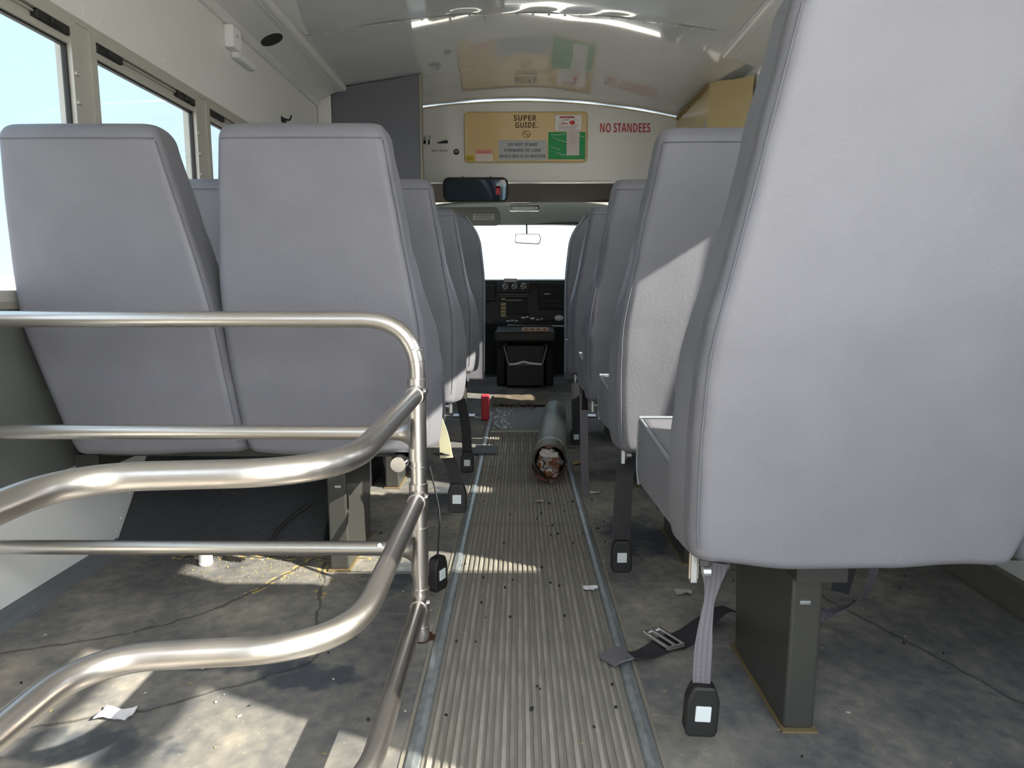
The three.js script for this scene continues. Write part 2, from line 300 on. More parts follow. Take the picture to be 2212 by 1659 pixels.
// openings are the outer edges of the window frames
const leftOpen = [[0.40, 0.505], [0.53, 1.135], [1.19, 1.79], [1.845, 2.445], [2.505, 3.105], [3.165, 3.765]].slice(1);
const rightOpen = [[-0.02, 0.415], [0.72, 1.215], [1.265, 1.855], [1.905, 2.515], [2.565, 3.175]];
sideWall(-1, leftOpen); sideWall(1, rightOpen);
let wn = 0;
const where = ['', '', ''];
function busWindow(side, [a, b], label, open = false, guard = 0) {
  const X = side < 0 ? X0 : X1, w = structure(`window_${++wn}`, label, 'window');
  const at = (p, q) => (side < 0 ? [X - q, X - p] : [X + p, X + q]);
  const y0 = 0.672, y1 = 1.345, f = 0.024;
  // outer frame
  part('window_frame', [box(...at(-0.006, 0.03), y0, y0 + f, a, b), box(...at(-0.006, 0.03), y1 - 0.02, y1, a, b), box(...at(-0.006, 0.03), y0 + f, y1 - 0.02, a, a + f), box(...at(-0.006, 0.03), y0 + f, y1 - 0.02, b - f, b),
    box(...at(0.008, 0.022), 1.302, y1 - 0.02, a + f, b - f)], M.frame, w);
  part('sash_rail', [box(...at(-0.001, 0.02), 1.286, 1.302, a + f, b - f), box(...at(0.0, 0.02), 1.316, 1.320, a + f, b - f)], M.frame, w);
  part('gasket', [box(...at(0.006, 0.018), 1.281, 1.286, a + f, b - f), box(...at(0.006, 0.018), y0 + f, 1.286, a + f, a + f + 0.006), box(...at(0.006, 0.018), y0 + f, 1.286, b - f - 0.006, b - f)], M.black, w);
  if (guard) part('lower_sash_rail', box(...at(-0.002, 0.02), y0 + f, guard, a + f, b - f), M.frame, w);
  // black spring latches at both ends of the top rail
  for (const s of [0, 1]) { const c = s ? b - f - 0.062 : a + f + 0.062; part('latch', [rbox(...at(-0.008, 0.012), 1.303, 1.324, c - 0.058, c + 0.058, 0.003), rbox(...at(-0.014, 0), 1.306, 1.32, c - 0.015, c + 0.015, 0.003)], M.black, w); }
  // notched track on the far jamb
  const notch = []; for (let k = 0; k < 8; k++) notch.push(rbox(...at(-0.011, -0.004), 0.74 + k * 0.068, 0.748 + k * 0.068, b - f + 0.003, b - 0.003, 0.0015));
  part('jamb_notch', notch, M.frame, w);
  if (open) {
    part('dropped_sash_rail', [box(...at(0.0, 0.02), 1.10, 1.14, a + f, b - f), box(...at(0.0, 0.02), 1.215, 1.235, a + f, b - f)], M.frame, w);
    part('pane', box(...at(0.010, 0.014), y0 + f, 1.10, a + f, b - f), M.glassTint, w, 'tinted window glass');
  } else part('pane', box(...at(0.010, 0.014), guard || y0 + f, 1.286, a + f, b - f), M.glassTint, w, 'tinted window glass');
}
busWindow(-1, leftOpen[0], 'rearmost window of the left wall, behind the rear bench');
busWindow(-1, leftOpen[1], 'large left window beside the rear left bench, at the picture edge');
busWindow(-1, leftOpen[2], 'left window above the outer backrest of the rear left bench');
busWindow(-1, leftOpen[3], 'left window seen as a narrow strip between the two rear left backrests');
busWindow(-1, leftOpen[4], 'foremost window of the left wall');
busWindow(1, rightOpen[0], 'rearmost window of the right wall with its sash lowered', true);
busWindow(1, rightOpen[1], 'right window beside the rear right bench');
busWindow(1, rightOpen[2], 'right window beside the second right bench', false, 0.79);
busWindow(1, rightOpen[3], 'right window beside the third right bench', false, 0.79);
busWindow(1, rightOpen[4], 'foremost window of the right wall', false, 0.79);

{ // folding entry door at the right front
  const dr = structure('door_1', 'glazed folding entry door at the right front', 'door');
  part('door_frame', [box(X1, X1 + 0.04, -0.05, 1.36, 3.5, 3.56), box(X1, X1 + 0.04, -0.05, 1.36, 3.99, 4.07), box(X1, X1 + 0.04, -0.05, 1.36, 4.5, 4.6), box(X1, X1 + 0.04, 1.28, 1.36, 3.5, 4.6), box(X1, X1 + 0.04, -0.05, 0.12, 3.5, 4.6), box(X1, X1 + 0.04, 0.62, 0.68, 3.5, 4.6)], M.black, dr);
  for (const [a, b] of [[3.56, 3.99], [4.07, 4.5]]) { part(a > 4 ? 'door_panel' : 'pane', box(X1 + 0.015, X1 + 0.02, 0.68, 1.28, a, b), a > 4 ? M.black : M.glassTint, dr); part('door_panel', box(X1 + 0.01, X1 + 0.03, 0.12, 0.62, a, b), M.black, dr); }
}
// ---------------------------------------------------------------- ceiling, ducts, rear wall
const cy = (x) => 1.87 - 0.107 * x * x;
{
  const c = structure('ceiling', 'glossy white riveted sheet metal ceiling', 'ceiling');
  const seams = [REAR, 0.98, 1.71, 2.44, 3.17, 3.90, ZC + 0.02];
  for (let k = 0; k < seams.length - 1; k++) {
    const a = seams[k], b = seams[k + 1] + (k < seams.length - 2 ? 0.025 : 0), lift = (k % 2) * 0.0022;
    const fn = (dy) => (u, v) => {
      const x = lerp(X0 - 0.02, X1 + 0.02, u), d = lerp(a, b, v);
      const wav = 0.0035 * (fbm(x * 2.2 + 5 + k, d * 2.6, 2) - 0.5) + 0.0012 * (noise(x * 7 + 3, d * 8) - 0.5) + 0.0025 * Math.exp(-(((d - seams[k + 1]) / 0.03) ** 2)) * Math.sin(x * 19) * (k === 3 ? 1 : 0.3);
      const p = V(x, cy(x) + lift + dy + (dy ? 0 : wav), d); p.u = x; p.v = d; return p;
    };
    const g = grid(72, 26, fn(0)), back = grid(8, 2, fn(0.03)); back.index.array.reverse?.();
    part('ceiling_panel', g, M.ceil, c); if (k === 0) part('roof_skin', grid(24, 4, (u, v) => { const x = lerp(X0 - 0.06, X1 + 0.06, u); return V(x, cy(x) + 0.05, lerp(REAR, ZC + 0.05, v)); }), M.white, c);
    if (k > 0) { const pts = []; for (let x = -0.9; x <= 0.93; x += 0.0685) pts.push(V(x, cy(x) + lift - 0.001, a + 0.012)); const r = part('rivets', rivets(pts, 0.0065, 0.003, new THREE.Vector3(0, -1, 0)), M.ceil, c); r.userData.kind = 'stuff'; }
  }
}
function duct(side, d1, label) {
  const X = side < 0 ? X0 : X1, s = -side, inner = Math.abs(X) - 0.945;
  const t = thing('overhead_duct', label, 'duct');
  const P = (a, y) => [X + s * a, y];
  const sh = new THREE.Shape(); const pts = [P(-0.005, 1.675), P(0.016, 1.68), P(0.02, 1.70), P(inner - 0.03, 1.741), P(inner - 0.012, 1.741), P(inner + 0.008, 1.748), P(inner + 0.016, 1.765), P(inner + 0.008, 1.785), P(inner - 0.02, 1.80), P(-0.005, 1.80)];
  pts.forEach((p, i) => (i ? sh.lineTo(...p) : sh.moveTo(...p))); sh.closePath();
  part('duct_body', alongD(sh, REAR, d1), M.white, t);
  part('edge_roll', [rod(V(X + s * (inner + 0.0), 1.763, REAR), V(X + s * (inner + 0.0), 1.763, d1 + 0.004), 0.0205, 0.0205, 20)], M.white, t, 'rounded white edge of the duct');
  part('wall_flange', alongD(shapeOf([P(-0.004, 1.666), P(0.012, 1.668), P(0.022, 1.680), P(-0.004, 1.69)]), REAR, d1), M.white, t);
  // round speaker opening in the slanted face
  const n = new THREE.Vector3(s * (1.741 - 1.70), -(inner - 0.05), 0).normalize(), c = V(X + s * 0.066, 1.70 + 0.041 * 0.046 / (inner - 0.05), 3.03).addScaledVector(n, 0.001);
  const q = new THREE.Quaternion().setFromUnitVectors(new THREE.Vector3(0, 1, 0), n);
  const disc = new THREE.CylinderGeometry(0.047, 0.047, 0.003, 32); disc.applyQuaternion(q); disc.translate(c.x, c.y, c.z);
  if (side < 0) part('speaker_grille', disc, M.black, t, 'round black speaker opening');
  return t;
}
duct(-1, 3.88, 'white overhead duct with a black round speaker opening along the left wall');
duct(1, 3.36, 'white overhead duct along the right wall above the rear bench');
{
  const w = structure('wall_rear', 'rear wall of the bus round the open rear door', 'wall');
  const d0 = REAR - 0.06;
  part('rear_panel', [box(X0 - 0.05, X1 + 0.05, 1.60, 1.92, d0, REAR), box(X0 - 0.05, -0.2, -0.05, 0.75, d0, REAR), box(-0.5, -0.2, 0.75, 1.60, d0, REAR), box(X0 - 0.05, -0.98, 0.75, 1.60, d0, REAR), box(-0.98, -0.5, 1.4, 1.60, d0, REAR), box(0.62, X1 + 0.05, -0.05, 0.58, d0, REAR), box(1.02, X1 + 0.05, 0.58, 1.60, d0, REAR)], M.white, w);
  part('rear_pane', box(-0.98, -0.5, 0.75, 1.4, d0 + 0.03, d0 + 0.035), M.glassTint, w);
}
// grey padded panel behind the driver, white corner strip
{
  const t = thing('driver_partition', 'tall dark grey padded panel behind the driver area at the left front', 'panel');
  const sh = roundShape([[-1.012, 1.05], [-0.56, 1.05], [-0.535, 1.12], [-0.533, 1.838], [-0.93, 1.776], [-1.012, 1.766]], 0.012);
  part('pad', alongD(sh, 3.9, 3.95, 0.008), M.padGrey, t);
  part('edge_trim', box(-0.536, -0.526, 1.1, 1.836, 3.897, 3.952), M.frameDark, t);
  single('corner_post', rbox(-1.089, -1.014, 0.3, 1.765, 3.9, 3.96, 0.006), M.wallWhite, 'narrow white corner post between the left wall and grey padded panel', 'post');
}
// ---------------------------------------------------------------- front bulkhead
const font = await new FontLoader().loadAsync('fonts/droid/droid_sans_bold.typeface.json');
function text(str, x, y, d, height, width) { // thin raised print facing the rear, x is the left edge, y the bottom
  const g = new TextGeometry(str, { font, size: 1, depth: 0.02, curveSegments: 3, bevelEnabled: false }); g.computeBoundingBox();
  const b = g.boundingBox; g.translate(-b.min.x, -b.min.y, 0); g.scale(width / (b.max.x - b.min.x), height / (b.max.y - b.min.y), 0.03); g.translate(x, y, -d); return g;
}
{
  const w = structure('wall_front', 'white front bulkhead above the driver cab opening', 'wall');
  const pts = []; for (let i = 0; i <= 24; i++) { const x = lerp(-0.62, 1.0, i / 24); pts.push([x, cy(x) - 0.004]); }
  part('bulkhead_panel', alongD(shapeOf([[-0.62, 1.375], [1.0, 1.375], ...pts.slice().reverse()]), ZC, ZC + 0.04), M.white, w);
  part('side_return', [box(X0, -0.62, -0.05, 1.85, ZC, ZC + 0.04), box(1.0, X1, -0.05, 1.85, ZC, ZC + 0.04)], M.white, w);
  part('arch_bead', tube(pts.map(([x, y]) => V(x, y - 0.006, ZC - 0.004)), 0.0045, 8, 60), std('#cfc3a3', 0.6), w, 'beige caulk line where bulkhead meets ceiling');
  part('bottom_lip', rbox(-0.62, 1.0, 1.366, 1.378, ZC - 0.012, ZC + 0.04, 0.004), M.white, w);
  const seamPts = []; for (let x = -0.55; x < 1; x += 0.4) seamPts.push(V(x, 1.40, ZC)); const r = part('rivets', rivets(seamPts, 0.006, 0.003, new THREE.Vector3(0, 0, 1)), M.white, w); r.userData.kind = 'stuff';

  const d = ZC - 0.012;
  const p = thing('access_panel', 'tan rounded sign panel with stickers on the front bulkhead', 'sign panel');
  part('panel_board', alongD(roundShape([[-0.347, 1.487], [0.43, 1.487], [0.43, 1.798], [-0.347, 1.798]], 0.03), d, ZC, 0.005), M.tan, p, 'tan board with rounded corners');
  part('border', [tube(roundShape([[-0.341, 1.493], [0.424, 1.493], [0.424, 1.792], [-0.341, 1.792]], 0.03).getPoints(8).map(([x, y] = [], i, a) => null) && roundShape([[-0.341, 1.493], [0.424, 1.493], [0.424, 1.792], [-0.341, 1.792]], 0.03).getPoints(8).map((q) => V(q.x, q.y, d)), 0.0035, 8, 120)], M.beige, p);
  part('lettering', [text('SUPER', -0.034, 1.741, d - 0.0004, 0.034, 0.142), text('GUIDE', -0.026, 1.698, d - 0.0004, 0.034, 0.128), text('TM', 0.105, 1.697, d - 0.0004, 0.008, 0.016)], std('#5d4d33', 0.7), p, 'dark brown lettering');
  { // round emblem: a ring with a double wave
    const cx = 0.045, c = 1.66, ring = []; for (let i = 0; i <= 28; i++) { const a = i / 28 * Math.PI * 2; ring.push(V(cx + 0.025 * Math.cos(a), c + 0.02 * Math.sin(a), d - 0.0004)); }
    const wave = (o) => { const q = []; for (let i = 0; i <= 16; i++) { const t = i / 16 * 2 - 1; q.push(V(cx + t * 0.021, c + o - 0.009 * Math.sin(t * 2.6), d - 0.0004)); } return q; };
    part('emblem', [tube(ring, 0.0018, 6, 40), tube(wave(0.005), 0.0018, 6, 24), tube(wave(-0.005), 0.0018, 6, 24)], std('#6d5b3a', 0.7), p, 'round emblem with a wave');
  }
  const sticker = (name, x0, x1, y0, y1, W, H, draw, label, t = 0.0012) => {
    const g = new THREE.BoxGeometry(x1 - x0, y1 - y0, t); g.translate((x0 + x1) / 2, (y0 + y1) / 2, -(d - t / 2));
    return part(name, g, std('#ffffff', 0.5, 0, { map: canvasTex(W, H, draw) }), p, label);
  };
  sticker('notice_sticker', -0.13, 0.172, 1.5, 1.624, 768, 320, (c, w2, h2) => {
    c.fillStyle = '#b9bdc3'; c.fillRect(0, 0, w2, h2); c.fillStyle = '#3a4552'; c.textAlign = 'center'; c.font = 'bold 66px sans-serif';
    c.fillText('DO NOT STAND', w2 / 2, 92); c.fillText('FORWARD OF LINE', w2 / 2, 182, 640); c.fillText('WHILE BUS IS IN MOTION', w2 / 2, 275, 740);
  }, 'grey notice with dark lettering');
  sticker('printed_sticker', 0.222, 0.393, 1.678, 1.777, 512, 300, (c, w2, h2) => {
    c.fillStyle = '#ece8e6'; c.fillRect(0, 0, w2, h2); c.strokeStyle = '#9a8c84'; c.lineWidth = 6; c.strokeRect(3, 3, w2 - 6, h2 - 6);
    c.fillStyle = '#b35a6b'; c.fillRect(90, 30, 280, 34); c.fillStyle = '#b98a94'; c.fillRect(160, 85, 110, 16); c.fillRect(120, 150, 130, 26); c.fillStyle = '#cf3a34'; c.beginPath(); c.ellipse(330, 145, 52, 40, 0, 0, 7); c.fill();
    c.strokeStyle = '#7a7488'; c.lineWidth = 5; c.beginPath(); c.ellipse(390, 140, 45, 55, 0, 0, 7); c.stroke(); c.beginPath(); c.ellipse(120, 150, 60, 34, 0, 0, 7); c.stroke();
    c.fillStyle = '#8d868c'; for (let k = 0; k < 3; k++) c.fillRect(70, 205 + k * 26, 370 - k * 30, 9);
  }, 'white sticker with red print');
  sticker('green_pouch', 0.183, 0.415, 1.507, 1.672, 64, 64, (c) => { c.fillStyle = '#1f9a5a'; c.fillRect(0, 0, 64, 64); }, 'green card in a clear pouch', 0.003);
  sticker('paper_strip', 0.298, 0.378, 1.53, 1.69, 64, 128, (c) => { c.fillStyle = '#d9cdd0'; c.fillRect(0, 0, 64, 128); c.fillStyle = '#bdaeb2'; for (let k = 0; k < 9; k++) c.fillRect(10, 14 + k * 7, 44, 2); }, 'pale paper strip in the pouch', 0.0042);
  const creases = []; for (const [a, b, e, f] of [[0.2, 1.655, 0.295, 1.662], [0.21, 1.64, 0.3, 1.61], [0.23, 1.55, 0.3, 1.53], [0.3, 1.6, 0.36, 1.575], [0.32, 1.55, 0.37, 1.535], [0.36, 1.66, 0.41, 1.64], [0.2, 1.585, 0.26, 1.565]]) creases.push(tube([V(a, b, d - 0.0045), V((a + e) / 2, (b + f) / 2 - 0.004, d - 0.006), V(e, f, d - 0.0045)], 0.0016, 6, 8));
  part('pouch_creases', creases, phy({ color: '#dfeee6', roughness: 0.15 }), p, 'glossy creases of the clear pouch').userData.kind = 'stuff';
  sticker('red_white_sticker', -0.274, -0.168, 1.494, 1.566, 256, 176, (c, w2, h2) => { c.fillStyle = '#d98f86'; c.fillRect(0, 0, w2, 62); c.fillStyle = '#eee2dc'; c.fillRect(0, 62, w2, h2); c.fillStyle = '#c9726c'; c.fillRect(20, 20, 200, 8); c.fillRect(20, 38, 170, 6); c.fillStyle = '#cdb9b4'; for (let k = 0; k < 5; k++) c.fillRect(18, 80 + k * 17, 215, 5); }, 'pink and white sticker');
  sticker('yellow_sticker', -0.341, -0.283, 1.494, 1.53, 96, 64, (c) => { c.fillStyle = '#cdb32f'; c.fillRect(0, 0, 96, 64); c.fillStyle = '#7a6a20'; c.fillRect(10, 14, 70, 6); c.fillRect(10, 30, 60, 6); c.fillRect(10, 44, 74, 6); }, 'small yellow sticker');

  single('warning_lettering', text('NO STANDEES', 0.508, 1.672, ZC - 0.0005, 0.056, 0.315), std('#b8404a', 0.6), 'red NO STANDEES lettering on the white front bulkhead', 'lettering');
  single('tool_lettering', text('BELT CUTTER', -0.552, 1.558, ZC - 0.0005, 0.011, 0.1), std('#55555a', 0.6), 'tiny BELT CUTTER lettering on the white bulkhead left of the tan sign', 'lettering');
  single('belt_cutter', alongD(shapeOf([[-0.522, 1.611], [-0.505, 1.607], [-0.452, 1.607], [-0.449, 1.622], [-0.462, 1.626]]), ZC - 0.012, ZC, 0.002), M.black, 'small black wedge shaped tool on the bulkhead', 'cutter');
  const la = thing('bulkhead_latch', 'small chrome double latch at the left edge of the bulkhead', 'latch');
  part('catch', [rbox(-0.605, -0.582, 1.603, 1.625, ZC - 0.014, ZC, 0.003)], M.chrome, la); part('catch', [rbox(-0.575, -0.556, 1.598, 1.628, ZC - 0.016, ZC, 0.003)], M.chrome, la);
  part('hook', [rbox(-0.6, -0.586, 1.628, 1.655, ZC - 0.008, ZC, 0.003)], M.knob, la); part('hook', [rbox(-0.566, -0.556, 1.635, 1.655, ZC - 0.008, ZC, 0.003)], M.knob, la);
  const kn = thing('lock_knob', 'round black lock knob left of the tan sign panel', 'knob');
  part('ring', rod(V(-0.398, 1.556, ZC), V(-0.398, 1.556, ZC - 0.006), 0.019, 0.018, 24), M.black, kn);
  part('barrel', rod(V(-0.398, 1.556, ZC - 0.005), V(-0.398, 1.556, ZC - 0.012), 0.012, 0.011, 20), M.blackGloss, kn);
}
// beige cover in the right front corner, above the entry door
{
  const t = thing('door_header_cover', 'beige moulded cover above the entry door in the right front corner', 'cover');
  const line = [[0.985, 4.54], [0.985, 4.1], [0.99, 3.82], [1.01, 3.76], [1.06, 3.6], [1.1, 3.44]];
  const wall = (y0, y1f) => grid(line.length * 4 - 4, 10, (u, v) => { const k = u * (line.length - 1), i = Math.min(line.length - 2, Math.floor(k)), f = k - i; const x = lerp(line[i][0], line[i + 1][0], f), d = lerp(line[i][1], line[i + 1][1], f); const y = lerp(y0, y1f(x, d), v); return V(x - 0.02 * Math.sin(v * 2.4) + 0.02, y, d); });
  part('cover_shell', wall(1.38, (x, d) => (d > 3.75 ? cy(x) - 0.004 : lerp(1.695, cy(x) - 0.004, clamp((d - 3.44) / 0.31)))), M.beige, t);
  const ser = []; for (let k = 0; k < 12; k++) ser.push(rbox(0.978, 0.99, cy(0.985) - 0.03, cy(0.985) - 0.006, 3.84 + k * 0.06, 3.86 + k * 0.06, 0.002));
  part('trim_teeth', ser, std('#8d7d52', 0.7), t);
  const sw = new THREE.CylinderGeometry(0.05, 0.055, 0.02, 28); sw.rotateZ(Math.PI / 2); sw.translate(1.0, 1.56, -3.9);
  part('access_cap', sw, std('#a9ada3', 0.5), t, 'grey round access cap');
}
// ---------------------------------------------------------------- driver cab
{
  const cab = structure('wall_cab', 'dark cab shell round the driver area ahead of the bulkhead', 'wall');
  part('rear_header', acrossX(shapeOf([[4.56, 1.372], [4.60, 1.40], [5.02, 1.335], [5.0, 1.298]]), -1.02, 1.02), M.taupe, cab, 'taupe header under the bulkhead');
  part('cab_sides', [...[[-1.06, -1.02]].flatMap(([p, q]) => [box(p, q, -0.05, 0.78, ZC + 0.04, 6.3), box(p, q, 1.22, 1.45, ZC + 0.04, 6.3), box(p, q, 0.78, 1.22, ZC + 0.04, 4.85), box(p, q, 0.78, 1.22, 5.6, 6.3)]), box(1.02, 1.06, -0.05, 1.45, ZC + 0.04, 6.3), box(-1.06, 1.06, -0.09, -0.05, 5.4, 6.3), box(-1.06, 1.06, -0.05, 0.42, 6.1, 6.3)], M.dashDark, cab);
  const hl = structure('ceiling_cab', 'grey blue cab headliner above the windshield', 'ceiling');
  part('headliner_shell', grid(40, 16, (u, v) => { const x = lerp(-0.86, 0.86, u), e = Math.pow(Math.abs(x) / 0.86, 4), d = lerp(5.0, 5.66, v); let y = 1.305 + 0.03 * Math.sin(v * Math.PI) - 0.105 * v * v * v - 0.10 * e * (1 - v * 0.3); const n = Math.exp(-((x / 0.13) ** 4)) * Math.exp(-(((v - 0.2) / 0.25) ** 2)); y -= 0.02 * n; return V(x, y, d); }), M.headliner, hl);
  part('roof_skin', grid(6, 2, (u, v) => V(lerp(-1.06, 1.06, u), 1.44 - 0.15 * v, lerp(4.56, 5.75, v))), M.white, hl);
  const dl = thing('dome_light', 'small pale dome light on the cab headliner', 'dome light');
  part('housing', rbox(-0.07, 0.145, 1.255, 1.292, 5.12, 5.2, 0.012, 3), M.knob, dl); part('lens', rbox(-0.045, 0.12, 1.258, 1.286, 5.112, 5.13, 0.006), std('#dfe3e2', 0.3), dl);
  const vs = thing('sun_visor', 'grey driver sun visor folded against the cab headliner', 'sun visor');
  part('visor_pad', (() => { const g = alongD(roundShape([[-0.62, 1.30], [-0.16, 1.30], [-0.132, 1.22], [-0.15, 1.165], [-0.62, 1.165]], 0.03), 5.3, 5.325, 0.006); return g; })(), M.visor, vs);
  part('visor_label', rbox(-0.345, -0.185, 1.205, 1.25, 5.294, 5.299, 0.002), std('#c8cbc6', 0.6), vs, 'pale printed label on the visor');
  part('label_lines', [rbox(-0.33, -0.2, 1.235, 1.24, 5.292, 5.295, 0.001), rbox(-0.33, -0.2, 1.222, 1.226, 5.292, 5.295, 0.001), rbox(-0.33, -0.2, 1.211, 1.214, 5.292, 5.295, 0.001)], std('#7f8580', 0.7), vs);
  // windshield
  const ws = structure('window_20', 'windshield glaring white ahead of the dashboard', 'window');
  part('pane', grid(24, 8, (u, v) => { const x = lerp(-0.95, 0.95, u); return V(x, lerp(0.74, 1.215, v), lerp(6.25, 5.66, v) - 0.12 * x * x); }), M.glassClear, ws);
  part('upper_seal', tube([-0.95, -0.5, 0, 0.5, 0.95].map((x) => V(x, 1.213, 5.66 - 0.12 * x * x)), 0.008, 8, 30), M.black, ws);
  part('windshield_pillar', [rod(V(-0.95, 0.7, 6.15), V(-0.95, 1.25, 5.5), 0.05), rod(V(0.95, 0.7, 6.15), V(0.95, 1.25, 5.5), 0.05)], M.dash, ws);
  // rear view mirror on the windshield
  const rv = thing('rear_view_mirror', 'small rear view mirror hanging on the windshield', 'mirror');
  part('shell', alongD(roundShape([[-0.033, 1.05], [0.158, 1.04], [0.172, 1.085], [0.155, 1.12], [-0.03, 1.122]], 0.015), 5.5, 5.53, 0.006), M.dash, rv);
  part('mirror_glass', alongD(roundShape([[-0.028, 1.055], [0.153, 1.046], [0.165, 1.085], [0.15, 1.115], [-0.025, 1.117]], 0.013), 5.495, 5.499), std(new THREE.Color().setRGB(0.5, 0.52, 0.53), 0.05, 1), rv);
  part('stem', rod(V(0.06, 1.115, 5.515), V(0.06, 1.205, 5.66), 0.006), M.dash, rv);
  // big interior mirror under the bulkhead
  const im = thing('interior_mirror', 'wide black framed interior mirror hanging below the bulkhead', 'mirror');
  const sh = (e) => roundShape([[-0.476 + e, 1.237 + e], [-0.068 - e, 1.237 + e], [-0.068 - e, 1.384 - e], [-0.476 + e, 1.384 - e]], 0.045 - e);
  const bodyG = alongD(sh(0), 4.43, 4.46, 0.006), glassG = alongD(sh(0.011), 4.4265, 4.4285);
  const tilt = new THREE.Matrix4().makeTranslation(0, 1.384, -4.45).multiply(new THREE.Matrix4().makeRotationX(0.30)).multiply(new THREE.Matrix4().makeTranslation(0, -1.384, 4.45));
  bodyG.applyMatrix4(tilt); glassG.applyMatrix4(tilt);
  part('mirror_frame', bodyG, M.black, im); part('mirror_glass', glassG, std(new THREE.Color().setRGB(0.30, 0.37, 0.43), 0.04, 1), im);
  part('bracket', [rod(V(-0.36, 1.36, 4.46), V(-0.36, 1.40, 4.55), 0.006)], M.black, im); part('bracket', [rod(V(-0.18, 1.36, 4.46), V(-0.18, 1.40, 4.55), 0.006)], M.black, im);
  part('tag', rbox(-0.115, -0.088, 1.335, 1.365, 4.42, 4.424, 0.001), M.paper, im, 'small pale tag on the glass');
  part('red_tag', rbox(-0.145, -0.118, 1.275, 1.315, 4.412, 4.416, 0.001), M.red, im, 'small red tag on the glass');

  // dashboard
  const da = thing('dashboard', 'worn dark dashboard with knobs, vents and a stripped radio bay', 'dashboard');
  const F = 5.3;
  part('dash_body', acrossX(roundShape([[F, 0.43], [F + 0.02, 0.70], [F + 0.05, 0.765], [F + 0.35, 0.775], [6.0, 0.77], [6.05, 0.43]], [0.01, 0.02, 0.03, 0.05, 0.02, 0.02]), -1.0, 1.0, 0.01), M.dash, da);
  part('centre_panel', rbox(-0.165, 0.085, 0.665, 0.745, F - 0.008, F + 0.03, 0.01), M.dash, da);
  part('dash_label', rbox(-0.115, -0.015, 0.747, 0.775, F + 0.012, F + 0.03, 0.002), std('#c9c4bf', 0.7), da, 'pale label above the knobs');
  for (const x of [-0.102, -0.034, 0.034]) { const k = part('heater_knob', rod(V(x, 0.714, F - 0.006), V(x, 0.714, F - 0.03), 0.026, 0.023, 20), M.dashDark, da); part('knob_ring', new THREE.TorusGeometry(0.019, 0.0035, 8, 20).translate(x, 0.714, -(F - 0.031)), M.knob, k); part('knob_bar', new THREE.BoxGeometry(0.032, 0.005, 0.004).rotateZ(-0.5).translate(x, 0.714, -(F - 0.032)), M.knob, k); }
  part('trim_slot', [box(-0.15, 0.07, 0.652, 0.658, F - 0.006, F + 0.02), box(-0.15, 0.07, 0.638, 0.641, F - 0.006, F + 0.02)], std('#6b6a68', 0.5), da);
  part('radio_bay', rbox(-0.14, 0.065, 0.50, 0.63, F - 0.004, F + 0.02, 0.004), M.dashDark, da, 'black empty radio bay');
  part('bay_bracket', [rbox(-0.10, 0.02, 0.606, 0.616, F - 0.03, F, 0.002), rbox(-0.135, -0.10, 0.612, 0.628, F - 0.02, F, 0.003)], std('#8d8474', 0.5, 0.4), da);
  for (let k = 0; k < 4; k++) part('bay_block', rbox(-0.138, -0.098, 0.487 + k * 0.028, 0.51 + k * 0.028, F - 0.03, F, 0.003), std('#a39472', 0.7), da);
  part('vent_recess', rbox(0.15, 0.40, 0.54, 0.742, F - 0.006, F + 0.02, 0.006), M.dashDark, da);
  for (let k = 0; k < 5; k++) part('vent_louvre', rbox(0.158, 0.395, 0.555 + k * 0.04, 0.563 + k * 0.04, F - 0.022, F, 0.002), M.dash, da);
  part('vent_tab', rbox(0.19, 0.235, 0.655, 0.662, F - 0.03, F - 0.005, 0.002), M.knob, da);
  part('left_vent', rbox(-0.30, -0.175, 0.60, 0.72, F - 0.006, F + 0.02, 0.012), M.dashDark, da);
  part('shelf', rbox(-0.2, 0.42, 0.435, 0.455, F - 0.12, F + 0.02, 0.006), M.dashDark, da);
  part('shelf_rod', [rod(V(-0.085, 0.428, F - 0.13), V(0.4, 0.422, F - 0.13), 0.008)], M.alu, da, 'bare metal rod across the shelf');
  const bits = []; for (const [x, y, s] of [[-0.08, 0.468, 0.016], [-0.05, 0.475, 0.012], [-0.02, 0.47, 0.014], [0.03, 0.495, 0.014], [0.06, 0.5, 0.012], [0.1, 0.49, 0.016], [0.14, 0.482, 0.012], [0.17, 0.487, 0.01], [-0.03, 0.413, 0.013]]) { const g = new THREE.IcosahedronGeometry(s, 0); g.scale(1.3, 0.55, 1); g.translate(x, y - 0.012, -(F - 0.1)); bits.push(g); }
  part('loose_wiring_scraps', bits, M.paper, da).userData.kind = 'stuff';
  const ball = new THREE.IcosahedronGeometry(0.03, 1); ball.scale(1.2, 0.8, 1); ball.translate(0.30, 0.48, -(F - 0.09)); single('crumpled_paper', ball, M.paper, 'crumpled white paper at the right end of the dashboard shelf', 'paper');

  // engine cover between the cab seats
  const e = thing('engine_cover', 'black engine cover with an open bin between the cab seats', 'engine cover');
  const prof = roundShape([[4.98, 0], [4.93, 0.28], [4.86, 0.36], [4.86, 0.40], [4.95, 0.425], [5.16, 0.43], [5.16, 0]], [0.01, 0.02, 0.02, 0.015, 0.03, 0.01, 0.01]);
  part('cover_body', acrossX(prof, -0.16, 0.25, 0.012), M.dashDark, e);
  part('top_tray', rbox(-0.17, 0.255, 0.335, 0.405, 4.80, 4.95, 0.02, 3), M.dash, e);
  part('bin', [box(-0.1, 0.19, 0.02, 0.30, 4.86, 4.88), box(-0.1, -0.085, 0.02, 0.32, 4.86, 5.0), box(0.175, 0.19, 0.02, 0.32, 4.86, 5.0)], M.black, e);
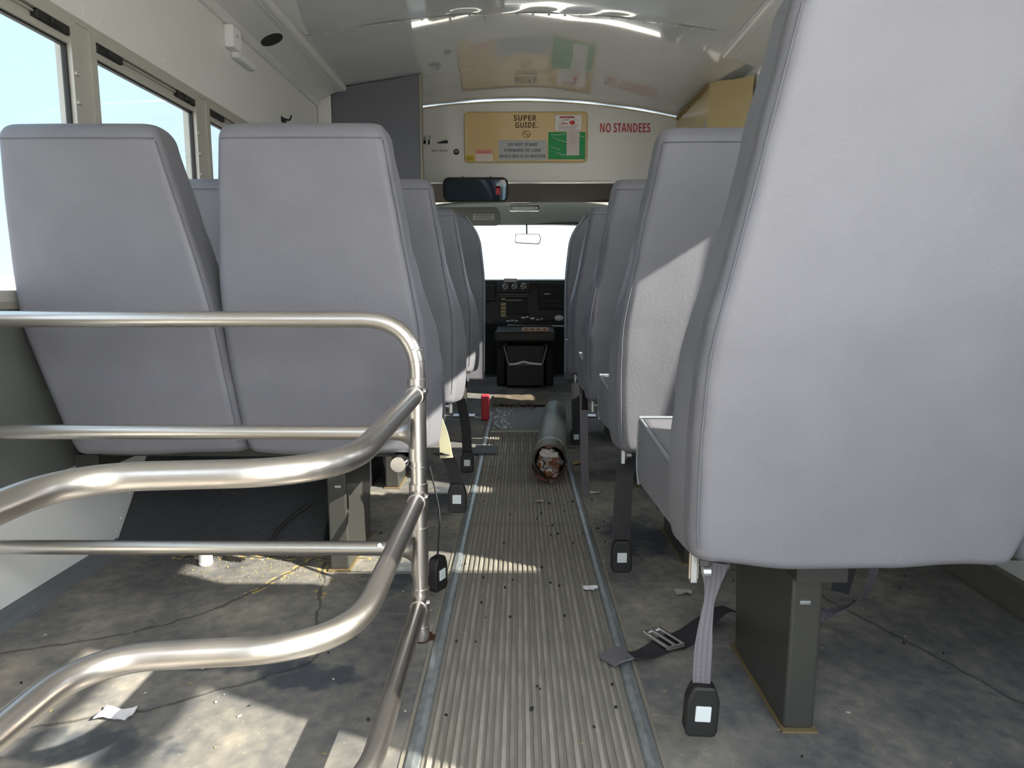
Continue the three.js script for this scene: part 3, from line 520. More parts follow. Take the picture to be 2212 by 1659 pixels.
  part('bin_rim', tube(fillet([V(-0.105, 0.305, 4.85), V(-0.075, 0.17, 4.85), V(0.165, 0.17, 4.85), V(0.195, 0.305, 4.85)], 0.03), 0.006, 8), std('#77746f', 0.5), e);
  part('bag_edge', ribbon(smooth([V(-0.07, 0.172, 4.845), V(-0.02, 0.178, 4.83), V(0.03, 0.192, 4.825), V(0.08, 0.182, 4.83), V(0.16, 0.173, 4.845)], 20), new THREE.Vector3(0, 1, 0.2), 0.014, 0.002), M.paper, e, 'pale plastic edge in the bin');
  part('fuse_label', rbox(0.02, 0.205, 0.404, 0.432, 4.845, 4.855, 0.002), std('#c8a791', 0.7), e, 'pinkish label strip');
  const dots = []; for (let k = 0; k < 4; k++) { const g = new THREE.ConeGeometry(0.012, 0.012, 3); g.rotateX(Math.PI / 2); g.rotateZ(Math.PI); g.scale(1.4, 0.7, 0.2); g.translate(0.05 + k * 0.043, 0.417, -4.843); dots.push(g); }
  part('label_marks', dots, std('#5a3b33', 0.7), e);
}

// ---------------------------------------------------------------- bench seats
// Backrest outline: height, inner edge and outer edge, measured from the middle of the bus outwards.
const aisleHalf = [[0.33, 0.222, 0.600], [0.36, 0.212, 0.612], [0.50, 0.206, 0.628], [0.62, 0.207, 0.636], [0.72, 0.224, 0.637], [0.88, 0.250, 0.626], [1.035, 0.276, 0.612]];
const wallHalf = [[0.33, 0.622, 0.985], [0.36, 0.616, 1.005], [0.50, 0.632, 1.04], [0.62, 0.645, 1.072], [0.72, 0.662, 1.074], [0.88, 0.702, 1.07], [1.035, 0.742, 1.062]];
const widen = (list, f) => list.map(([h, a, b]) => [h, f(a), f(b)]);
const rAisle = widen(aisleHalf, (a) => 0.232 + (a - 0.215) * 1.09), rWall = widen(wallHalf, (a) => 0.232 + (a - 0.215) * 1.005 + 0.035 * (1.074 - a) / 0.45 - 0.002);
const at = (list, h, k) => { let i = 1; while (i < list.length - 1 && list[i][0] < h) i++; const t = clamp((h - list[i - 1][0]) / (list[i][0] - list[i - 1][0]), -0.2, 1.2); const s = t; return lerp(list[i - 1][k], list[i][k], s); };
const soft = (list, h, k) => (at(list, h - 0.03, k) + 2 * at(list, h, k) + at(list, h + 0.03, k)) / 4;
let LEAN = 0.055;
const rearOf = (h) => -LEAN * clamp((h - 0.33) / 0.7) - 0.006 * Math.sin(clamp((h - 0.33) / 0.7) * Math.PI);
function backGeo(list, side, zb, key, rough = 1) {
  const levels = [], top = 1.035, bot = 0.33;
  for (let i = 0; i <= 5; i++) { const a = i / 5 * Math.PI / 2; levels.push([bot + 0.016 * (1 - Math.cos(a)), 0.016 * (1 - Math.sin(a))]); }
  for (let i = 1; i < 44; i++) levels.push([lerp(bot + 0.016, top - 0.032, i / 44), 0]);
  for (let i = 0; i <= 7; i++) { const a = i / 7 * Math.PI / 2; levels.push([top - 0.032 * (1 - Math.sin(a)), 0.032 * (1 - Math.cos(a))]); }
  const pos = [], uv = [], idx = []; let n = 0;
  for (const [h, ins] of levels) {
    const a0 = soft(list, h, 1) + ins * 0.45, a1 = soft(list, h, 2) - ins * 0.45, th = lerp(0.125, 0.105, (h - bot) / 0.7), r = 0.022;
    const z0 = zb + rearOf(h) + ins, z1 = zb + rearOf(h) + th - ins * 0.9, ring = [];
    const zz = Math.max(z1, z0 + 0.03), rr = Math.min(r, (zz - z0) / 2 - 0.002);
    const arc = (cx, cz, s) => { for (let k = 0; k <= 5; k++) { const q = s + k / 5 * Math.PI / 2; ring.push([cx + rr * Math.cos(q), cz + rr * Math.sin(q)]); } };
    const line = (x0, w0, x1, w1, m) => { for (let k = 1; k < m; k++) ring.push([lerp(x0, x1, k / m), lerp(w0, w1, k / m)]); };
    arc(a0 + rr, z0 + rr, Math.PI); line(a0 + rr, z0, a1 - rr, z0, 22); arc(a1 - rr, z0 + rr, -Math.PI / 2); line(a1, z0 + rr, a1, zz - rr, 4); arc(a1 - rr, zz - rr, 0); line(a1 - rr, zz, a0 + rr, zz, 8); arc(a0 + rr, zz - rr, Math.PI / 2); line(a0, zz - rr, a0, z0 + rr, 4);
    n = ring.length; let L = 0;
    ring.forEach(([x, z], i) => {
      const fl = clamp((0.80 - h) / 0.3), flare = (side < 0 ? -0.036 : -0.013) * fl * fl * (3 - 2 * fl) * clamp((z - z0) / (zz - z0)) * clamp(1 - (x - a0) / 0.12);
      const low = Math.exp(-(h - bot) / 0.07), wx = (x - a0) / (a1 - a0);
      let dz = 0.0028 * (fbm(x * 9 + key * 3.1, h * 6 + key, 2) - 0.5) * rough + low * 0.006 * (noise(x * 14 + key * 7 + (h - bot) * 6, key) - 0.5) * 2 - 0.004 * Math.sin(wx * Math.PI) * (z < z0 + 0.02 ? 1 : 0);
      let dh = low * 0.007 * (noise(x * 9 + key, 3.3 + key) - 0.5) * 2;
      let dx = flare;
      if (i > n - 8 || i < 4) dx += 0.004 * (noise(h * 22 + key * 5, key * 2 + z * 20) - 0.5) * rough;
      pos.push(side * (x + dx), h + dh, -(z + dz)); if (i) L += Math.hypot(x - ring[i - 1][0], z - ring[i - 1][1]); uv.push(L, h);
    });
  }
  const rows = levels.length;
  for (let j = 0; j < rows - 1; j++) for (let i = 0; i < n; i++) { const a = j * n + i, b = j * n + (i + 1) % n, c = a + n, d = b + n; side < 0 ? idx.push(a, b, c, b, d, c) : idx.push(a, c, b, b, c, d); }
  for (const j of [0, rows - 1]) { const c = pos.length / 3; let x = 0, y = 0, z = 0; for (let i = 0; i < n; i++) { x += pos[(j * n + i) * 3]; y += pos[(j * n + i) * 3 + 1]; z += pos[(j * n + i) * 3 + 2]; } pos.push(x / n, y / n, z / n); uv.push(0, 0); for (let i = 0; i < n; i++) { const a = j * n + i, b = j * n + (i + 1) % n; (side < 0) === (j === 0) ? idx.push(a, c, b) : idx.push(a, b, c); } }
  const g = new THREE.BufferGeometry(); g.setAttribute('position', new THREE.Float32BufferAttribute(pos, 3)); g.setAttribute('uv', new THREE.Float32BufferAttribute(uv, 2)); g.setIndex(idx); g.computeVertexNormals(); return g;
}
function backSeam(list, side, zb) { // stitched seam along the aisle side and under the top roll of the rear face
  const p = []; for (let i = 0; i <= 30; i++) { const h = lerp(0.36, 0.998, i / 30); p.push(V(side * (soft(list, h, 1) + 0.0055), h, zb + rearOf(h) + 0.0045)); }
  const q = []; for (let i = 0; i <= 14; i++) { const x = lerp(soft(list, 1.0, 1) + 0.006, soft(list, 1.0, 2) - 0.01, i / 14); q.push(V(side * x, 1.001, zb + rearOf(1.0) - 0.0008 - 0.004 * Math.sin((i / 14) * Math.PI))); }
  return [tube(p, 0.0014, 6, 60), tube(q, 0.0013, 6, 30)];
}
function buckle(parent, x, y, d, mat = M.black, tilt = 0) { // black push-button buckle hanging down, (x, y) its top
  const g = alongD(roundShape([[-0.016, 0], [0.016, 0], [0.024, -0.022], [0.024, -0.07], [0.019, -0.078], [-0.019, -0.078], [-0.024, -0.07], [-0.024, -0.022]], 0.006), -0.012, 0.012, 0.004);
  const b = part('buckle', g, mat, parent, 'black belt buckle'); b.position.set(x, y, -d); b.rotation.z = tilt;
  part('release_button', rbox(-0.0115, 0.0115, -0.052, -0.028, -0.0145, -0.011, 0.002), std('#c4cbcc', 0.5), b, 'pale square release button');
  return b;
}
function bench(side, zb, label, o = {}) {
  const t = thing('bench_seat', label, 'bus seat', 'grey vinyl bus benches', [0, 0, 0]);
  const A = side < 0 ? aisleHalf : rAisle, B = side < 0 ? wallHalf : rWall, key = zb * 3 + side;
  const rough = o.rough ?? 1; LEAN = o.lean ?? 0.055;
  const ba = part('backrest', backGeo(A, side, zb, key, rough), M.vinyl, t); part('seam', backSeam(A, side, zb), M.seam, ba);
  const bw = part('backrest', backGeo(B, side, zb, key + 11, rough), M.vinyl, t); part('seam', backSeam(B, side, zb), M.seam, bw);
  const xi = side < 0 ? 0.212 : 0.232, xo = side < 0 ? 1.045 : 1.075, S = (a, b) => (side < 0 ? [-b, -a] : [a, b]);
  const prof = roundShape([[zb + 0.07, 0.43], [zb + 0.455, 0.452], [zb + 0.468, 0.35], [zb + 0.44, 0.318], [zb + 0.09, 0.335]], [0.02, 0.022, 0.02, 0.03, 0.01]);
  const cu = part('seat_cushion', acrossX(prof, ...S(xi, xo), 0.016, 4), M.vinyl, t);
  const ex = side * (xi + 0.003);
  const edge = [V(ex, 0.432, zb + 0.12), V(ex, 0.450, zb + 0.455), V(ex, 0.35, zb + 0.466), V(ex, 0.32, zb + 0.44)];
  part('piping', [tube(fillet(edge, 0.02), 0.0033, 8, 40), rod(V(ex, 0.4505, zb + 0.456), V(side * (xo - 0.01), 0.4495, zb + 0.454), 0.003, 0.003, 8)], M.piping, cu);
  part('seat_frame', [box(...S(xi + 0.05, xo - 0.02), 0.305, 0.33, zb + 0.10, zb + 0.13), box(...S(xi + 0.03, xo - 0.02), 0.285, 0.305, zb + 0.38, zb + 0.41), box(...S(xi + 0.05, xi + 0.08), 0.29, 0.315, zb + 0.10, zb + 0.41), box(...S(0.41, 0.485), 0.27, 0.30, zb + 0.1, zb + 0.43), box(...S(xo - 0.05, xo + 0.005), 0.27, 0.31, zb + 0.09, zb + 0.41)], M.frameMetal, t);
  part('hinge', [rbox(...S(xi + 0.012, xi + 0.022), 0.285, 0.335, zb + 0.06, zb + 0.075, 0.002), rod(V(side * (xi + 0.02), 0.316, zb + 0.03), V(side * (xi + 0.03), 0.316, zb + 0.03), 0.007)], M.alu, t);
  if (o.leg !== false) {
    const px = 0.447, w = 0.024;
    const leg = part('pedestal', acrossX(roundShape([[zb + 0.148, 0.003], [zb + 0.142, 0.275], [zb + 0.43, 0.28], [zb + 0.40, 0.003]], 0.006), ...S(px - w, px + w), 0.005), M.darkMetal, t);
    part('base_flange', box(...S(px - w - 0.004, px + w + 0.004), 0.0005, 0.004, zb + 0.14, zb + 0.42), std('#6f5f42', 0.85), leg, 'rust coloured base edge');
    part('slot', [rbox(...S(px - 0.012, px + 0.004), 0.216, 0.222, zb + 0.140, zb + 0.145, 0.001)], M.alu, leg);
  }
  return t;
}
const R1 = bench(1, 0.88, 'nearest right bench filling the right of the picture', { lean: 0.11 });
const R2 = bench(1, 1.555, 'second right bench from the rear, sunlight slanting over its backrest', { rough: 1.2 });
const R3 = bench(1, 2.25, 'third right bench from the rear, with wrinkled vinyl on its aisle side', { rough: 3 });
const R4 = bench(1, 2.98, 'foremost right bench, just behind the right padded barrier');
const L1 = bench(-1, 1.505, 'nearest left bench with two wide backrests behind the steel guard rail');
const L2 = bench(-1, 2.23, 'second left bench from the rear, beyond the guard rail bench');
const L3 = bench(-1, 3.03, 'foremost left bench, just behind the left padded barrier');

// belts that hang from the benches
function strap(t, pts, w, mat, wide = new THREE.Vector3(1, 0, 0.15)) { return part('seat_belt', ribbon(smooth(pts.map((p) => V(...p)), 22), wide, w, 0.0018), mat, t); }
strap(R1, [[0.288, 0.30, 0.98], [0.283, 0.27, 0.97], [0.272, 0.215, 0.955], [0.268, 0.16, 0.95], [0.268, 0.115, 0.95]], (u) => (u < 0.35 ? lerp(0.046, 0.014, u / 0.35) : lerp(0.014, 0.025, clamp((u - 0.35) / 0.3))), M.webGrey, (u) => new THREE.Vector3(1, 0, 0.9 * (1 - u)));
buckle(R1, 0.27, 0.128, 0.948, M.black, -0.05);
strap(R1, [[0.66, 0.275, 1.33], [0.655, 0.17, 1.325], [0.64, 0.10, 1.32]], 0.034, M.webBlack);
strap(R1, [[0.70, 0.275, 1.31], [0.702, 0.16, 1.315], [0.70, 0.10, 1.33], [0.685, 0.055, 1.36], [0.65, 0.03, 1.38], [0.60, 0.02, 1.36]], 0.026, M.webGrey, new THREE.Vector3(1, 0.5, -0.4));
part('bracket_tab', rbox(0.243, 0.256, 0.29, 0.335, 0.945, 0.95, 0.001), std('#c8b6a4', 0.5), R1);
strap(R2, [[0.262, 0.29, 1.63], [0.25, 0.25, 1.60], [0.245, 0.16, 1.59], [0.245, 0.10, 1.59]], 0.042, M.webBlack); buckle(R2, 0.245, 0.108, 1.588);
strap(R3, [[0.215, 0.30, 2.27], [0.218, 0.2, 2.27], [0.222, 0.1, 2.275], [0.228, 0.006, 2.28]], 0.026, M.webGrey);
strap(R4, [[0.245, 0.29, 3.0], [0.25, 0.15, 3.0], [0.252, 0.09, 3.0]], 0.036, M.webBlack); buckle(R4, 0.252, 0.095, 2.998);
strap(L1, [[-0.205, 0.29, 1.70], [-0.18, 0.27, 1.73], [-0.162, 0.2, 1.745], [-0.16, 0.15, 1.75]], 0.034, M.webBlack); buckle(L1, -0.16, 0.2, 1.748);
strap(L1, [[-0.205, 0.29, 1.56], [-0.178, 0.2, 1.5], [-0.18, 0.13, 1.49], [-0.182, 0.1, 1.488]], 0.014, M.webBlack, new THREE.Vector3(0.3, 0, 1)); { const b = buckle(L1, -0.182, 0.105, 1.488); b.rotation.y = 1.1; }
strap(L1, [[-0.205, 0.40, 1.70], [-0.19, 0.34, 1.71], [-0.183, 0.275, 1.715]], (u) => lerp(0.012, 0.034, u), std('#c4bfa0', 0.8));
strap(L2, [[-0.212, 0.3, 2.5], [-0.195, 0.2, 2.5], [-0.19, 0.1, 2.5]], 0.036, M.webBlack); buckle(L2, -0.19, 0.105, 2.498);
part('bolt_cap', rod(V(-0.268, 0.312, 1.52), V(-0.268, 0.312, 1.50), 0.02, 0.017, 20), M.chrome, L1, 'bright round bolt cap'); 

// padded crash barriers with rounded shoulders ahead of the first benches
function barrier(side, xi, label) {
  const t = thing('padded_barrier', label, 'barrier', 'padded crash barriers');
  const S = (a) => side * a, pts = [[xi + 0.005, 0.2], [xi, 0.75], [xi + 0.025, 0.98], [xi + 0.10, 1.085], [xi + 0.22, 1.115], [1.0, 1.115], [1.0, 0.2]];
  const sh = roundShape(pts.map(([a, y]) => [S(a), y]), [0.02, 0.12, 0.08, 0.06, 0.06, 0.06, 0.02]);
  part('pad', alongD(sh, 3.74, 3.84, 0.02, 4), M.vinyl, t);
  part('edge_strip', tube(fillet([V(S(xi + 0.006), 0.25, 3.745), V(S(xi + 0.002), 0.75, 3.745), V(S(xi + 0.028), 0.975, 3.745), V(S(xi + 0.1), 1.078, 3.745)], 0.06), 0.005, 8), M.piping, t);
  for (const a of [xi + 0.12, 0.9]) part('leg', rod(V(S(a), 0.003, 3.79), V(S(a), 0.21, 3.79), 0.017), M.darkMetal, t);
  part('floor_plate', box(Math.min(S(xi + 0.06), S(xi + 0.18)), Math.max(S(xi + 0.06), S(xi + 0.18)), 0.0005, 0.006, 3.74, 3.85), M.darkMetal, t);
}
barrier(-1, 0.183, 'left padded barrier with rounded shoulder beside the cab');
barrier(1, 0.245, 'right padded barrier with rounded shoulder beside the cab');

// ---------------------------------------------------------------- stainless guard rail at the left rear
{
  const t = thing('guard_rail', 'bent stainless steel tube guard rail in the left foreground', 'guard rail');
  const PX = -0.196, PD = 1.315, r = 0.0155;
  part('post', tube(fillet([V(X0 + 0.006, 0.642, PD), V(PX + 0.002, 0.642, PD), V(PX, 0.004, PD)], 0.105, 16), r, 20, 90), M.steel, t, 'post bending into the top rail');
  for (const h of [0.424, 0.19]) {
    part('cross_rail', rod(V(X0 + 0.006, h, PD), V(PX, h, PD), r * 0.92, r * 0.92, 20), M.steel, t);
    const prof = []; for (let k = 0; k <= 8; k++) { const a = k / 8; prof.push(new THREE.Vector2(r * 0.98 + 0.02 * Math.pow(a, 3), a * 0.042)); }
    const g = new THREE.LatheGeometry(prof, 20); g.rotateZ(-Math.PI / 2); g.translate(PX - 0.05, h, -PD); part('tee_joint', [g], M.weld, t);
    part('post_sleeve', [rod(V(PX, h - 0.055, PD), V(PX, h + 0.045, PD), r + 0.0022, r + 0.0022, 20)], M.weld, t);
    part('set_screw', [rod(V(PX - 0.075, h + 0.01, PD - 0.012), V(PX - 0.075, h + 0.014, PD - 0.02), 0.004)], M.chrome, t);
  }
  for (const h of [0.5, 0.294, 0.079]) {
    part('bent_bar', tube(fillet([V(PX, h, PD - 0.005), V(PX + 0.003, h, 0.745), V(-0.478, h, 0.715), V(-0.482, h, 0.32)], [0, 0.12, 0.085, 0], 16), r * 1.02, 20, 150), M.steel, t);
    part('bar_collar', [rod(V(PX, h, PD - 0.012), V(PX, h, PD - 0.034), r + 0.0045, r + 0.002, 20)], M.weld, t);
    part('post_sleeve', [rod(V(PX, h - 0.03, PD), V(PX, h + 0.03, PD), r + 0.003, r + 0.003, 20)], M.weld, t);
    part('clamp_screw', [rod(V(PX + 0.014, h + 0.008, PD - 0.018), V(PX + 0.023, h + 0.008, PD - 0.022), 0.0045)], M.chrome, t); part('clamp_screw', [rod(V(PX - 0.02, h - 0.022, PD - 0.006), V(PX - 0.022, h - 0.022, PD - 0.014), 0.004)], M.chrome, t);
    const bands = []; for (const k of [-0.072, 0.062, 0.085]) bands.push(rod(V(PX, h + k, PD), V(PX, h + k + 0.0018, PD), r + 0.0016, r + 0.0016, 20));
    part('sleeve_edge', bands, M.weld, t);
  }
  part('end_post', rod(V(-0.482, 0.004, 0.315), V(-0.482, 0.53, 0.315), r, r, 20), M.steel, t);
  part('foot', [rod(V(PX, 0.002, PD), V(PX, 0.03, PD), 0.0175, 0.0165, 20)], M.weld, t);
  const st = []; for (let k = 0; k < 7; k++) { const g = new THREE.CircleGeometry(R(0.008, 0.018), 9); g.rotateX(-Math.PI / 2); g.scale(1, 1, 0.8); g.translate(PX + R(-0.022, 0.022), 0.0012 + k * 0.0002, -(PD + R(-0.025, 0.02))); st.push(g); }
  part('rust_ring', st, M.rust, t, 'rust round the foot of the post');
}
// ---------------------------------------------------------------- wheel housing under the nearest left bench
{
  const t = thing('wheel_housing', 'black rubber covered wheel housing on the floor under the nearest left bench', 'wheel housing');
  part('housing_shell', acrossX(roundShape([[1.775, 0.001], [2.0, 0.25], [2.5, 0.25], [2.65, 0.001]], [0.004, 0.03, 0.03, 0.004]), X0 + 0.001, -0.525, 0.006), std('#2f3133', 0.5, 0, { bumpMap: vinylBump, bumpScale: 0.002 }), t);
  const pts = []; for (let k = 0; k < 7; k++) pts.push(new THREE.Vector3(X0, 0.02 + k * 0.028, -(1.775 + 0.018 * k + 0.018 * k * 0.4 - 0.0)));
  part('rivets', rivets(pts, 0.0045, 0.003, new THREE.Vector3(1, 0, 0)), M.white, t).userData.kind = 'stuff';
  const cord = single('electric_cable', tube(smooth([V(-0.575, 0.11, 1.852), V(-0.62, 0.08, 1.828), V(-0.655, 0.045, 1.79), V(-0.66, 0.012, 1.765)], 20), 0.004, 8), M.black, 'thin black cord lying against the wheel housing', 'cable');
}
// ---------------------------------------------------------------- steel pipe lying in the aisle
{
  const t = thing('steel_pipe', 'grey steel cylinder with a rusty torn end lying in the aisle', 'cylinder');
  const a = V(0.112, 0.0775, 2.47), b = V(0.19, 0.069, 3.62), L = a.distanceTo(b), dir = b.clone().sub(a).normalize();
  const place = (g) => { g.applyQuaternion(new THREE.Quaternion().setFromUnitVectors(new THREE.Vector3(0, 1, 0), dir)); g.translate(a.x, a.y, a.z); return g; };
  const prof = [[0.056, 0], [0.060, 0.01], [0.060, 0.30], [0.0595, L * 0.60], [0.057, L * 0.62], [0.061, L * 0.64], [0.061, L * 0.70], [0.057, L * 0.715], [0.057, L * 0.93], [0.048, L * 0.985], [0.02, L], [0.0, L]].map(([x, y]) => new THREE.Vector2(x, y));
  const pt = tex(256, 256, (u, v) => { const n = fbm(u * 14, v * 14, 4, 14), s = n > 0.6 ? 0.8 : 1; const k = (0.78 + 0.25 * (n - 0.5)) * s; return [k, k, k * 0.98]; }, { srgb: true });
  part('pipe_body', place(new THREE.LatheGeometry(prof, 36)), std('#abb2ac', 0.5, 0.1, { map: pt }), t);
  part('band', place(new THREE.TorusGeometry(0.0605, 0.002, 8, 36).rotateX(Math.PI / 2).translate(0, 0.13, 0)), M.alu, t);
  // torn rusty end: jagged lip, crumpled sheets inside
  const jag = (k) => 0.012 + 0.05 * noise(k * 0.7, 2.2) + (Math.sin(k / 40 * Math.PI * 2 + 0.4) < -0.4 ? 0.03 : 0);
  const lip = grid(40, 6, (u, v) => { const q = u * Math.PI * 2, k = Math.round(u * 40) % 40; const r = 0.0605 + 0.012 * v * (noise(k * 0.9, v * 3) - 0.45); return new THREE.Vector3(Math.cos(q) * r, -jag(k) * v, Math.sin(q) * r); });
  part('torn_lip', place(lip), std('#8b8076', 0.7, 0.2, { map: M.rust.map }), t, 'torn metal lip');
  const plug = new THREE.IcosahedronGeometry(0.056, 24); {
    const p = plug.attributes.position, col = new Float32Array(p.count * 3), tones = [[0.16, 0.07, 0.035], [0.26, 0.24, 0.22], [0.09, 0.05, 0.035], [0.5, 0.47, 0.45], [0.30, 0.14, 0.06]];
    for (let i = 0; i < p.count; i++) {
      const v = new THREE.Vector3().fromBufferAttribute(p, i), q = v.x * 38 + 9, w2 = v.z * 38 + v.y * 25;
      const n = 0.62 + 0.55 * fbm(q, w2, 3) - 0.35 * Math.abs(fbm(q * 1.7 + 20, w2 * 1.7, 2) - 0.5);
      const k = v.z > 0.03 && v.x < 0.03 ? 3 : Math.floor(clamp(fbm(q * 0.8 + 50, w2 * 0.8, 2) * 2.2 - 0.6, 0, 0.999) * 5);
      v.multiplyScalar(n); p.setXYZ(i, v.x, v.y * 1.0 - 0.012, v.z); col.set(tones[k], i * 3);
    }
    plug.setAttribute('color', new THREE.BufferAttribute(col, 3)); plug.computeVertexNormals();
  }
  part('crumpled_core', place(plug), new THREE.MeshStandardMaterial({ vertexColors: true, roughness: 0.85 }), t, 'crumpled rusty core');
}
// ---------------------------------------------------------------- things on the floor
{ // belt with an adjuster, lying over the trim strip
  const t = thing('loose_belt', 'loose black belt with a metal adjuster lying on the floor by the nearest right bench', 'belt');
  const line = smooth([V(0.165, 0.009, 1.215), V(0.195, 0.012, 1.235), V(0.235, 0.006, 1.245), V(0.285, 0.012, 1.275), V(0.33, 0.006, 1.31), V(0.38, 0.02, 1.35), V(0.425, 0.03, 1.385), V(0.45, 0.025, 1.40)], 40);
  part('webbing', ribbon(line, (u) => new THREE.Vector3(0.35, 0.25 * Math.sin(u * 9), 1), 0.045, 0.0022), M.webBlack, t);
  part('folded_tip', ribbon(smooth([V(0.163, 0.0125, 1.213), V(0.18, 0.015, 1.225), V(0.205, 0.0155, 1.238)], 10), new THREE.Vector3(0.45, 0, 1), 0.046, 0.004), M.webGrey, t);
  const bars = []; for (const k of [-0.016, 0.0, 0.016]) bars.push(rod(V(0.284 + k * 1.0 - 0.017, 0.021, 1.283 + k * 0.5 + 0.03), V(0.284 + k * 1.0 + 0.017, 0.021, 1.283 + k * 0.5 - 0.03), 0.0045));
  part('adjuster', [...bars, rod(V(0.25, 0.02, 1.305), V(0.283, 0.02, 1.321), 0.004), rod(V(0.285, 0.02, 1.245), V(0.317, 0.02, 1.261), 0.004)], M.chrome, t, 'bright metal adjuster');
}
function scrap(x, d, s, label, mat = M.paper, k = 1) {
  const g = grid(7, 5, (u, v) => { const a = (u - 0.5) * s * (1 - 0.25 * Math.abs(v - 0.5)), b = (v - 0.5) * s * 0.55 * (0.7 + 0.6 * noise(u * 4 + k * 3, k)); return V(x + a, 0.003 + s * 0.16 * noise(u * 3 + k, v * 3 + k * 2), d + b); });
  const low = g.clone(); low.translate(0, -0.0016, 0); return single('paper_scrap', [g, low], mat, label, 'paper scrap');
}
scrap(-0.665, 1.055, 0.06, 'white torn paper scrap on the floor near the lower left corner', M.paper, 1.3);
scrap(0.167, 1.539, 0.035, 'small crumpled white scrap on the right part of the ribbed runner', M.paper, 4.1).position.y = 0.006;
scrap(0.068, 2.205, 0.03, 'tiny pale scrap on the runner just behind the steel cylinder', std('#b5a596', 0.9), 6.7).position.y = 0.006;
scrap(0.38, 1.53, 0.04, 'small grey scrap on the floor between the runner and nearest right bench', std('#a2a1a0', 0.9), 8.2);
scrap(0.26, 2.32, 0.035, 'pale scrap at the floor end of the grey hanging strap', std('#c9c5c0', 0.8), 2.4);
scrap(0.24, 2.72, 0.05, 'yellowish scrap on the floor beside the third right bench', std('#a58c55', 0.9), 3.6);
{
  const t = thing('bottle_cap', 'small white plastic cap on the sunlit floor under the nearest left bench', 'cap', null, [-0.8, 0, 1.69]);
  const g = new THREE.LatheGeometry([[0, 0.034], [0.012, 0.034], [0.0155, 0.031], [0.0165, 0.024], [0.0165, 0.002], [0.0145, 0], [0.012, 0.0]].map(([a, b]) => new THREE.Vector2(a, b)), 24);
  part('cap_shell', g, std('#f0efea', 0.4), t);
  part('cap_ridge', new THREE.TorusGeometry(0.0165, 0.0012, 6, 24).rotateX(Math.PI / 2).translate(0, 0.006, 0), std('#f0efea', 0.4), t);
}
{
  const t = thing('red_box', 'narrow red upright case standing on the floor left of the aisle end', 'case', null, [-0.18, 0, 3.68]);
  part('case_body', rbox(-0.02, 0.02, 0.001, 0.115, -0.03, 0.03, 0.006), M.red, t); part('case_lid', rbox(-0.022, 0.022, 0.112, 0.135, -0.032, 0.032, 0.006), std('#c7404c', 0.5), t);
}
{
  const t = thing('carpet_patch', 'frayed brown carpet patch at the front end of the aisle', 'carpet');
  part('carpet_sheet', grid(20, 8, (u, v) => V(lerp(-0.17, 0.16, u) + 0.02 * noise(v * 6, 3), 0.008 + 0.014 * noise(u * 9, v * 4), lerp(4.05, 4.45, v) + 0.06 * noise(u * 5, 8))), std('#6e6252', 0.95, 0, { bumpMap: vinylBump, bumpScale: 0.004 }), t);
  const fr = []; for (let k = 0; k < 60; k++) { const x = R(-0.16, 0.1), d = R(3.98, 4.12); fr.push(rod(V(x, 0.008, d), V(x + R(-0.02, 0.02), R(0.01, 0.03), d - R(0.01, 0.04)), 0.0022, 0.001, 5)); }
  part('frayed_threads', fr, std('#8d7c63', 0.95), t).userData.kind = 'stuff';
}
{ // loose grey tile piece beside the left trim
  const g = alongD(shapeOf([[-0.19, 0.008], [-0.09, 0.008], [-0.09, 0.014], [-0.19, 0.014]]), 2.86, 3.0); single('floor_offcut', g, std('#565c60', 0.7), 'flat grey rubber offcut lying over the left trim strip', 'offcut');
}
{ // crumbs nobody could count
  const stuff = (name, label, n, geo, mat, put) => { const m = new THREE.InstancedMesh(geo, mat, n), q = new THREE.Object3D(); for (let i = 0; i < n; i++) { put(q, i); q.updateMatrix(); m.setMatrixAt(i, q.matrix); } m.name = name; m.castShadow = m.receiveShadow = true; m.userData = { label, category: 'debris', kind: 'stuff' }; scene.add(m); };
  const lump = new THREE.IcosahedronGeometry(1, 0);
  const spin = (q) => q.rotation.set(R(0, 6), R(0, 6), R(0, 6));
  stuff('black_crumbs', 'black rubber crumbs scattered over the floor and runner', 90, lump, M.crumb, (q, i) => { const a = i < 70; const x = a ? R(-0.3, 0.3) : R(-1, 1), d = a ? R(1.0, 3.0) : R(0.95, 2.0), s = R(0.0018, 0.0036); q.position.set(x, (Math.abs(x - 0.02) < 0.17 ? 0.0075 : 0.002), -d); q.scale.set(s * 1.4, s * 0.7, s); spin(q); });
  stuff('straw_flecks', 'yellow straw flecks scattered over the left floor', 330, new THREE.BoxGeometry(1, 1, 1), M.floorStraw, (q, i) => { const a = i < 170; const x = a ? R(-0.85, -0.35) : R(-1, 1), d = a ? R(1.55, 1.76) : R(0.95, 2.6); q.position.set(x, Math.abs(x - 0.02) < 0.19 ? 0.008 : 0.0015, -d); q.scale.set(R(0.002, 0.007), 0.001, R(0.0009, 0.0018)); q.rotation.set(R(-0.1, 0.1), R(0, 6), R(-0.1, 0.1)); });
  stuff('pale_flecks', 'pale paint flecks scattered over the floor', 60, lump, std('#b3aca3', 0.9), (q) => { const x = R(-1, 1), d = R(0.95, 2.6), s = R(0.0012, 0.0032); q.position.set(x, Math.abs(x - 0.02) < 0.19 ? 0.0075 : 0.0015, -d); q.scale.set(s * 1.5, s * 0.4, s); q.rotation.set(0, R(0, 6), 0); });
  stuff('glass_bits', 'broken clear bits on the floor beside the red case', 70, lump, phy({ color: '#c9d0d2', roughness: 0.15 }), (q) => { const s = R(0.003, 0.008); q.position.set(-0.11 + R(-0.06, 0.08), 0.007, -(3.65 + R(-0.25, 0.3))); q.scale.set(s * 1.5, s * 0.6, s); spin(q); });
}
